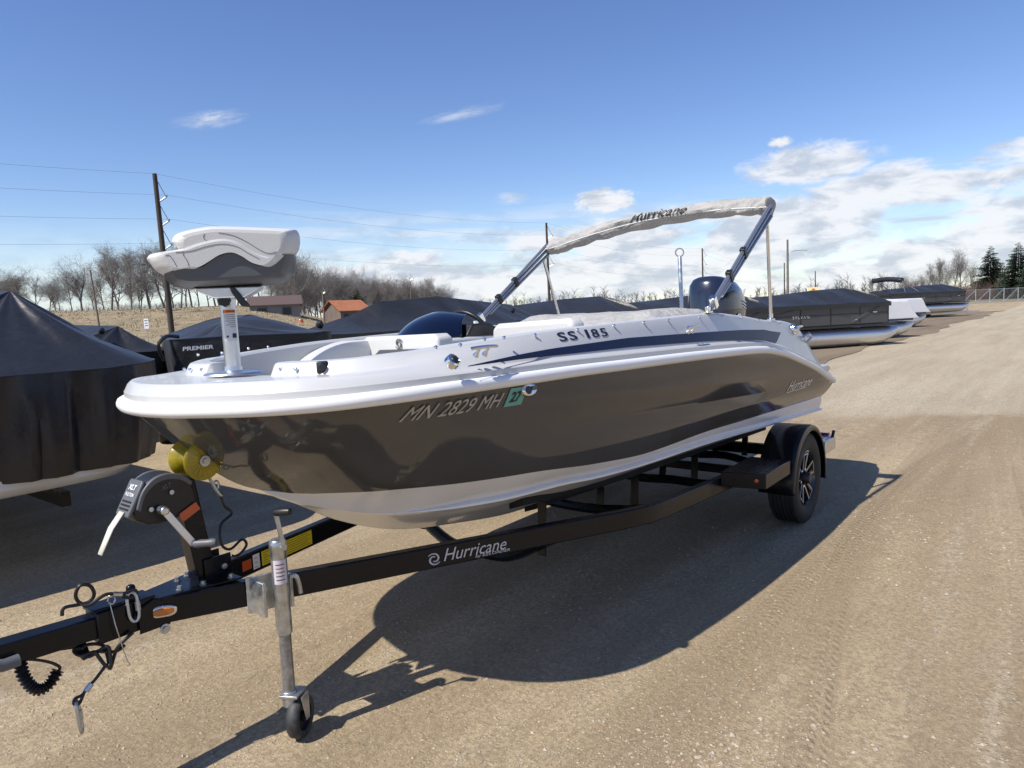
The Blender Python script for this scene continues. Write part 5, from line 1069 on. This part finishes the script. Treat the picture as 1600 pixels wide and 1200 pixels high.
# ------------------------------------------------------------------ utility poles and lines
def upole(label, loc, h, r, arms, lean=(0, 0), m=m_wood, lamp=False, name='utility_pole'):
    root = thing(name, label, 'pole', loc); lx, ly = lean
    mb = MB(); mb.tube([(0, 0, -.3), (lx*.5, ly*.5, h*.5), (lx, ly, h)], [r, r*.88, r*.72], 12); mb.build('shaft', m, root, 40)
    tips = []
    for (z, l) in arms:
        f = z/h; b = Vector((lx*f, ly*f, z)); d = Vector((.63, -.777, 0)); t = b+d*l+Z*(l*.45); mb = MB(); mb.tube([b+d*r*.7, t], .055, 6); mb.tube([b+d*r*.7+Z*l*2.1, t], .030, 6); mb.lathe([(.05, 0), (.09, .04), (.05, .08), (.09, .12), (.05, .16)], t-Z*.02, (0, 0, 1), 8); mb.build('insulator_arm', m_galv, root, 40); tips.append(Vector(loc)+t+Z*.14)
    tips.append(Vector(loc)+Vector((lx, ly, h)))
    if lamp:
        mb = MB(); mb.tube(catmull([(0, 0, h-2.4), (.6, -.75, h-1.8), (1.5, -1.9, h-1.75)], 6), .05, 6); mb.box((1.7, -2.15, h-1.78), (.5, .5, .14)); mb.build('lamp_arm', m_galv, root, 40)
    return tips
lz = -1.0
P1 = upole('tall dark wooden utility pole standing behind the bow seat', (21.9, 46.2, 0), 12.0, .20, ((10.15, .62), (8.55, .62), (6.95, .62)), lean=(-.12, .16))
P2 = upole('dark utility pole rising beside the left leg of the bimini', (69.2, 48.3, 0), 12.2, .17, ((10.3, .7), (8.6, .7), (6.9, .7)))
P3 = upole('distant utility pole right of the tow pylon', (126.5, 53.8, 0), 12.0, .17, ((10.3, .7), (8.6, .7), (6.9, .7)))
P4 = upole('far thin utility pole just left of the street light pole', (202.6, 63.3, 0), 12.0, .19, ((10.3, .7), (8.6, .7), (6.9, .7)))
pl_ = at(1231, 112); upole('grey wooden pole with a street light arm near the yellow sign', tuple(pl_), 11.0, .20, (), m=m_wood2, lamp=True, name='light_pole')
pl_ = at(157, 70, 1.0); upole('thin leaning grey pole on the grassy hill', tuple(pl_), 6.6, .10, (), lean=(-.25, .3), m=m_wood2, name='wooden_post')
pl_ = at(507, 88); upole('short pole with small cross arm left of the orange roofed house', tuple(pl_), 5.4, .12, ((5.0, .35),), m=m_wood2)
pl_ = at(1274, 165); upole('slim dark pole right of the yellow sign', tuple(pl_), 8.0, .14, ())
pl_ = at(644, 120); upole('pale service pole in front of the wood', tuple(pl_), 8.2, .10, ((7.8, .5),), m=m_wood2)
m_wire = mat('aluminium_conductor', (.10, .11, .12), .5)
def span(label, A, B_, group='overhead power lines'):
    root = thing('power_line', label, 'power line', tuple(A[-1]), group=None, world=True)
    for a, b in zip(A, B_):
        L_ = (b-a).length; mb = MB(); mb.tube([a.lerp(b, t)-Z*(4*t*(1-t)*L_*.018) for t in np.linspace(0, 1, 25)], .0065, 5); mb.build('wire', m_wire, root, 50)
P0 = [a-(b-a)*1.15 for a, b in zip(P1, P2)]
span('four power wires running off the left edge from the tall dark pole', P0, P1); span('power wires between the tall dark pole and the pole by the bimini', P1, P2); span('power wires from the bimini pole to the pole past the tow pylon', P2, P3); span('farthest power wires behind the outboard motor', P3, P4)
# small signs
p = at(230, 40); sg = thing('road_sign', 'small white road sign on a thin post before the hill', 'sign', tuple(p), HEAD-math.pi/2)
mb = MB(); mb.tube([(0, 0, 0), (0, 0, 2.15)], .03, 8); mb.build('post', m_galv, sg, 40)
mb = MB(); mb.box((0, -.04, 1.93), (.26, .02, .56)); bd_ = mb.build('board', m_whitep, sg, 0)
for z, w in ((2.10, .18), (1.96, .14), (1.82, .16)): mb = MB(); mb.box((0, -.052, z), (w, .004, .045)); mb.build('print_line', m_greyv, bd_, 0)
p = at(1271, 92); bb = thing('yard_sign', 'pale yellow sign board with orange sun on two posts', 'sign', tuple(p), HEAD-math.pi/2-.4)
for s in (-1, 1): mb = MB(); mb.tube([(s*.72, 0, 0), (s*.72, 0, 3.15)], .05, 8); mb.build('post', m_whitep, bb, 40)
mb = MB(); mb.box((0, -.02, 2.86), (1.4, .06, .52)); bd_ = mb.build('board', mat('pale_yellow_board', (.72, .62, .32), .5), bb, 0)
mb = MB(); mb.prism([(math.cos(t)*.22, math.sin(t)*.22) for t in np.linspace(0, math.pi, 14)], (0, -.056, 2.76), (1, 0, 0), (0, 0, 1), (0, -1, 0), .006); mb.build('sun_emblem', m_orange, bd_, 0)
mb = MB(); mb.box((0, -.058, 2.70), (.9, .006, .05)); mb.build('print_line', m_greyv, bd_, 0)
# houses
def house(label, loc, rz, w, d, h, rh, wallm, roofm, wins):
    root = thing('house', label, 'house', loc, rz); mb = MB(); mb.box((0, 0, h/2), (w, d, h)); mb.prism([(-d/2, h), (d/2, h), (0, h+rh)], (-w/2+.02, 0, 0), (0, 1, 0), (0, 0, 1), (1, 0, 0), w-.04); mb.build('wall', wallm, root, 0)
    rf = None
    for s in (-1, 1):
        mb = MB(); a = Vector((0, s*(d/2+.4), h-rh*.8/d)); b = Vector((0, 0, h+rh+.04)); e = .35
        mb.add([(-w/2-e, a.y, a.z), (w/2+e, a.y, a.z), (w/2+e, 0, b.z), (-w/2-e, 0, b.z), (-w/2-e, a.y, a.z+.1), (w/2+e, a.y, a.z+.1), (w/2+e, 0, b.z+.1), (-w/2-e, 0, b.z+.1)], [(0, 1, 2, 3), (7, 6, 5, 4), (0, 4, 5, 1), (1, 5, 6, 2), (2, 6, 7, 3), (3, 7, 4, 0)]); mb.build('roof', roofm, root, 0)
    for (x, z, ww, hh) in wins:
        mb = MB(); mb.box((x, -d/2-.02, z), (ww, .06, hh)); wn = mb.build('window', m_greypl, root, 0); mb = MB(); mb.box((x, -d/2-.055, z), (ww*.8, .02, hh*.8)); mb.build('pane', m_navytint, wn, 0)
    return root
m_or = mat('orange_metal_roof', (.38, .145, .065), .5, var=.15, vscale=1.5); m_br = mat('brown_siding', (.16, .125, .10), .8, var=.2, vscale=1.0); m_ls = mat('grey_lilac_siding', (.20, .19, .195), .8); m_rr = mat('dull_red_roof', (.10, .065, .058), .8)
p = at(541, 96, .75); house('brown house with bright orange roof behind the covered runabout', tuple(p), HEAD-math.pi/2+.75, 4.2, 4.6, 2.2, 1.2, m_br, m_or, [(-1.3, 1.3, .9, 1.0), (.6, 1.3, 1.3, 1.0)])
p = at(432, 92); house('pale grey house with dull red roof behind the seat post', (p.x, p.y, 1.7), HEAD-math.pi/2+.3, 6, 5, 2.3, 1.0, m_ls, m_rr, [(-1.5, 1.4, 1.2, 1.1), (1.4, 1.4, 1.2, 1.1)])
p = at(470, 84); dr = thing('orange_barrel', 'small orange traffic barrel at the foot of the wood', 'barrel', (p.x, p.y, 1.0)); mb = MB(); mb.lathe([(.36, 0), (.36, .1), (.30, .12), (.28, .9), (.24, .95)], (0, 0, 0), (0, 0, 1), 16); mb.build('body', m_orange, dr, 40); mb = MB(); mb.lathe([(.297, .42), (.293, .58)], (0, 0, 0), (0, 0, 1), 16); mb.build('white_band', m_whitep, dr, 40)
# gate and fence at the far end of the yard
gt = thing('yard_gate', 'galvanised chain link gate with diagonal braces at the far end of the yard', 'gate', (109.4, 10.2, 0), math.atan2(-6.6, 5.4))
LG = 9.4
for x in np.linspace(0, LG, 6): mb = MB(); mb.tube([(x, 0, 0), (x, 0, 1.95)], .05, 8); mb.build('post', m_galv, gt, 40)
for z in (.12, 1.85): mb = MB(); mb.tube([(0, 0, z), (LG, 0, z)], .035, 8); mb.build('rail', m_galv, gt, 40)
for k in range(5): mb = MB(); a = LG*k/5; mb.tube([(a, 0, .12), (a+LG/5, 0, 1.85)], .03, 6); mb.build('brace', m_galv, gt, 40)
def linkmesh(x0, x1, root):
    mb = MB(); s = .16; n = int((x1-x0)/s)
    for i in range(-11, n+1):
        for d in (1, -1):
            a = x0+i*s if d > 0 else x0+(i+11)*s; b = a+d*1.75; za, zb = .1, 1.85
            if a < x0: za = .1+(x0-a); a = x0
            if a > x1: za = .1+(a-x1); a = x1
            if b > x1: zb = 1.85-(b-x1); b = x1
            if b < x0: zb = 1.85-(x0-b); b = x0
            if zb-za > .1: mb.tube([(a, 0, za), (b, 0, zb)], .006, 3, cap=False)
    o = mb.build('wire_mesh', m_galv, root, 0, fix=False); o['kind'] = 'stuff'
linkmesh(0, LG, gt)
fc = thing('chain_link_fence', 'long chain link fence running left from the yard gate', 'fence', (96, 26.3, 0), math.atan2(-16.1, 13.4)); LF = 20.6
for x in np.linspace(0, LF, 9): mb = MB(); mb.tube([(x, 0, 0), (x, 0, 1.9)], .04, 8); mb.build('post', m_galv, fc, 40)
mb = MB(); mb.tube([(0, 0, 1.85), (LF, 0, 1.85)], .03, 8); mb.build('rail', m_galv, fc, 40); linkmesh(0, LF, fc)

# ------------------------------------------------------------------ bare trees
def tree_data(seed, h, spread=1.0, lean=0.0, form='oak'):
    rs = np.random.RandomState(seed); thick = MB(); thin = MB()
    def grow(p, d, l, r, lv):
        segs = 4 if lv < 2 else 3; pts = [p]; rr = [r]; q = p.copy(); dd = d.copy()
        for i in range(segs):
            dd = (dd+Vector(rs.randn(3)*(.10+.07*lv))+Z*(.05 if lv < 3 else .02)).normalized(); q = q+dd*(l/segs); pts.append(q.copy()); rr.append(r*(1-(.42 if lv == 0 else .6)*(i+1)/segs))
        (thick if lv < 2 else thin).tube(pts, rr, 7 if lv == 0 else (5 if lv == 1 else 3), cap=False)
        if lv >= 4: return
        nb = {0: 7, 1: 7, 2: 6, 3: 6}[lv]
        for k in range(nb):
            f = (.42+.58*(k+.6*rs.rand())/nb) if lv == 0 else (.22+.78*(k+rs.rand())/nb); f = min(f, 1)
            j = min(int(f*segs), segs-1); t = f*segs-j; b = pts[j].lerp(pts[j+1], t); ax_ = (pts[j+1]-pts[j]).normalized(); _, u, v = frame_of(ax_); th = rs.rand()*6.28+k*2.4
            ang = rs.uniform(.45, .95)*spread if lv > 0 else rs.uniform(.35, .85)*spread
            if form == 'tall' and lv == 0: ang *= .62
            nd_ = (ax_*math.cos(ang)+(u*math.cos(th)+v*math.sin(th))*math.sin(ang)).normalized(); nd_ = (nd_+Z*(.18 if lv < 2 else .05)).normalized()
            ll = l*rs.uniform(.55, .85)*(1.0 if lv else (.78 if form == 'oak' else .55))*(1.15-.45*f if lv == 0 and form == 'tall' else 1)
            grow(b, nd_, ll, max(.0095, rr[j]*rs.uniform(.45, .66)), lv+1)
    grow(Vector((0, 0, -.2)), Vector((lean, 0, 1)).normalized(), h*(.58 if form == 'oak' else .80), h*.0165, 0)
    zmax = max(v[2] for v in thin.v); k = h/zmax
    for m_ in (thick, thin): m_.v = [(a*k, b*k, c*k) for a, b, c in m_.v]
    return thick.data('trunk', m_bark, 60, fix=False), thin.data('crown', m_twig, 0, fix=False)
TV = [tree_data(31, 10, 1.0), tree_data(32, 10, 1.1), tree_data(35, 10, .85), tree_data(36, 10, .8, form='tall'), tree_data(38, 10, .7, form='tall'), tree_data(41, 10, 1.0, .08), tree_data(44, 10, .9, form='tall')]
def tree(label, p, h, k, rz=None, group=None, wide=1.0, name='bare_tree'):
    root = thing(name, label, 'tree', tuple(p), random.random()*6.28 if rz is None else rz, group); s = h/10; root.scale = (s*wide, s*wide, s)
    link('trunk', TV[k][0], root); link('crown', TV[k][1], root); return root
def hill_at(u, depth): p = at(u, depth); p.z = float(hill_h(p.x, p.y))-.05; return p
L1 = [(8, 118, 8.5, 0, 'bare tree at the left edge above the large navy cover'), (42, 116, 8.2, 1, 'round crowned bare tree on the hill, second from the left'), (132, 116, 9.4, 0, 'wide dark bare oak standing alone on the hill crest'), (97, 100, 4.6, 5, 'small bare sapling in front of the hill crest below the wide oak'),
      (178, 115, 10.6, 1, 'spreading bare tree with low limbs beside the thin leaning pole'), (190, 126, 11.6, 3, 'tall slender bare tree left of the utility pole'), (208, 130, 11.6, 4, 'tall bare tree closest to the utility pole on its left'), (222, 88, 5.2, 2, 'small dark bare tree on the slope above the road sign'),
      (238, 116, 9.6, 2, 'bare tree directly behind the utility pole'), (262, 84, 6.4, 6, 'slim bare tree at the foot of the utility pole'), (25, 130, 7.5, 2, 'pale bare tree behind the round crowned tree')]
for u, d, h, k, lb in L1: tree(lb, hill_at(u, d), h*1.12, k, wide=1.15 if k < 3 else .9)
rs = np.random.RandomState(5)
for i in range(16):
    u = -14+18*i+rs.uniform(-5, 5); tree('slender bare tree in the thin back row along the hill crest', hill_at(u, 138+rs.uniform(-8, 20)), rs.uniform(7.5, 11.0), int(rs.randint(0, 7)), group='back row on the hill crest', wide=.9)
for i in range(20):
    u = 262+10.5*i+rs.uniform(-4, 4); tree('bare tree in the grove behind the bow seat on the hill crest', hill_at(u, 112+rs.uniform(-4, 26)), rs.uniform(9.2, 12.0), int(rs.randint(2, 7)), group='grove on the hill crest')
for i in range(58):
    f = i/57; u = 455+245*f+rs.uniform(-5, 5); dpt = 112+92*f+rs.uniform(-8, 34); h = (12.4 if f < .25 else 11.2)*rs.uniform(.95, 1.25); p = at(u, dpt); p.z = -.1; tree('bare tree in the dense grey wood behind the orange roofed house', p, h, int(rs.randint(0, 7)), group='dense wood behind the house', wide=.85)
R1 = [(1410, 164, 7.0, 2, 'grey bare tree low in the left of the right hand thicket'), (1458, 166, 8.8, 0, 'broad bare tree deep in the right hand thicket'), (1478, 168, 9.6, 5, 'leaning bare tree deep in the right hand thicket'), (1440, 150, 6.4, 2, 'short bare tree at the front of the right hand thicket'), (1378, 150, 7.2, 6, 'lone slender bare tree left of the right hand thicket'), (1418, 158, 6.0, 0, 'low bare tree at the left end of the right hand thicket'), (1447, 156, 9.0, 3, 'forked bare tree in the middle of the right hand thicket'), (1468, 158, 10.4, 4, 'tall pale bare tree in the right hand thicket'), (1488, 152, 11.8, 3, 'tallest bare tree left of the dark conifers'), (1503, 155, 11.2, 6, 'bare tree touching the left conifer'), (1432, 170, 7.0, 1, 'hazy bare tree at the back of the right hand thicket'), (1520, 165, 9.0, 2, 'bare tree behind the left conifer'), (1566, 165, 8.6, 5, 'bare tree between the two conifers')]
for u, d, h, k, lb in R1: tree(lb, at(u, d, -.1), h, k, wide=.75)
# brush and the far wood line read as masses
def brush(name, label, spots, m, n=70):
    mb = MB(); r = np.random.RandomState(len(spots))
    for (p, h, w) in spots:
        for k in range(n):
            a = r.rand()*6.28; q = p+Vector((math.cos(a), math.sin(a), 0))*w*r.rand(); d = Vector((r.randn()*.45, r.randn()*.45, 1)).normalized(); l = h*r.uniform(.4, 1)
            mid = q+d*l*.5+Vector(r.randn(3)*.08*h); mb.tube([q, mid, q+d*l+Vector(r.randn(3)*.12*h)], [.022*h/2, .014*h/2, .004], 3, cap=False)
            for j in range(3): e = (d+Vector(r.randn(3)*.7)).normalized(); mb.tube([mid, mid+e*l*.35], [.012*h/2, .004], 3, cap=False)
    tag(mb.build(name, m, smooth=0, fix=False), label, 'brush', kind='stuff')
brush('brush', 'low grey brush along the hill crest and wood edge', [(hill_at(u, 112+rs.uniform(-3, 10)), rs.uniform(.9, 1.9), 2.2) for u in range(-10, 300, 9)] + [(at(u, 105+.4*(u-450)+rs.uniform(-8, 8), -.1), rs.uniform(1.5, 3.2), 3.0) for u in range(400, 700, 5)], m_twig, 46)
brush('oak_scrub', 'rust brown scrub below the bare trees at the right', [(at(u, 146+rs.uniform(-4, 6), -.1), rs.uniform(2.6, 5.2), 3.0) for u in range(1398, 1610, 4)], mat('rusty_oak_scrub', (.13, .065, .045), .9, vscale=1.2, col2=(.12, .10, .085)), 60)
def tufts():
    mb = MB(); r = np.random.RandomState(17); n = 0
    while n < 3600:
        p = at(r.uniform(-30, 520), r.uniform(50, 118)); z = float(hill_h(p.x, p.y))
        h = r.uniform(.06, .20); n += 1
        for k in range(4):
            d = Vector((r.randn()*.35, r.randn()*.35, 1)); e = Vector((r.randn(), r.randn(), 0)).normalized()*.07; q = Vector((p.x, p.y, z-.05))+Vector((r.randn()*.2, r.randn()*.2, 0)); mb.add([q-e, q+e, q+d*h], [(0, 1, 2)])
    tag(mb.build('grass_tufts', mat('straw_tufts', (.34, .27, .16), .95, vscale=.3, col2=(.48, .39, .24)), smooth=0, fix=False), 'tufts of dry straw grass over the hillside', 'grass', kind='stuff')
tufts()
def far_wood():
    mb = MB(); r = np.random.RandomState(3)
    for i in range(330):
        u = r.uniform(690, 1420); d = r.uniform(330, 480); p = at(u, d, 0); h = r.uniform(5, 10.5)*(1.2 if u > 1260 or 860 < u < 960 else .95); w = h*.30
        mb.tube([p, p+Z*h*.9], [.16, .04], 3, cap=False)
        for k in range(22):
            a = r.rand()*6.28; z = h*r.uniform(.25, .95); b = p+Z*z; e = Vector((math.cos(a), math.sin(a), r.uniform(.4, 1.6))).normalized()*w*r.uniform(.5, 1.1); mb.tube([b, b+e], [.09, .03], 3, cap=False)
    tag(mb.build('far_wood', mat('hazy_far_wood', (.15, .14, .135), .95, vscale=.05, col2=(.11, .12, .10)), smooth=0, fix=False), 'thin far wood line along the horizon', 'wood', kind='stuff')
far_wood()
def conifer_data(seed, h):
    r = np.random.RandomState(seed); tk_ = MB(); tk_.tube([(0, 0, -.2), (0, 0, h*.5), (0, 0, h*.98)], [h*.02, h*.013, .02], 7); cr = MB(); z = h*.08
    while z < h*.985:
        f = z/h; R_ = h*.34*(1-f)**.75*r.uniform(.8, 1.15)+.10; nb = int(7+10*(1-f))
        for k in range(nb):
            a = r.rand()*6.28; e = Vector((math.cos(a), math.sin(a), 0)); R3 = R_*r.uniform(.6, 1.2); b = Vector((0, 0, z)); tip = b+e*R3+Z*(R3*r.uniform(-.28, .12)); sd_ = Vector((-e.y, e.x, 0))
            for j in range(7):
                q = b.lerp(tip, .18+.82*j/6); wv = R3*(.30-.026*j)*r.uniform(.6, 1.2)
                for s in (-1, 1):
                    t = q+sd_*s*wv+e*wv*.7+Z*r.uniform(-.16, .08)*R3*.6; n_ = Z*(.055*R3)+e*.02; w2 = e*(wv*.28+.03)
                    cr.add([q-w2*.5, t-w2*.3-n_, t+w2*.5-n_, q+w2*.6+n_*.6], [(0, 1, 2, 3)])
        z += h*.018
    return tk_.data('trunk', m_bark, 60), cr.data('crown', mat('spruce_needles', (.020, .036, .022), .85, vscale=1.5, col2=(.042, .062, .034)), 0, fix=False)
CD = conifer_data(3, 12); CD2 = conifer_data(9, 12)
for u, d, h, cdx, lb in ((1547, 146, 11.0, CD, 'dark pointed conifer at the right above the gate'), (1590, 138, 11.0, CD2, 'dark conifer cut by the right edge'), (1612, 132, 8.6, CD, 'second dark conifer at the very right edge'), (683, 196, 9.0, CD2, 'small dark evergreen at the right end of the wood'), (560, 132, 7.6, CD, 'dark evergreen just right of the orange roof')):
    root = thing('conifer', lb, 'tree', tuple(at(u, d, -.1)), u); s = h/12; root.scale = (s, s, s); link('trunk', cdx[0], root); link('crown', cdx[1], root)
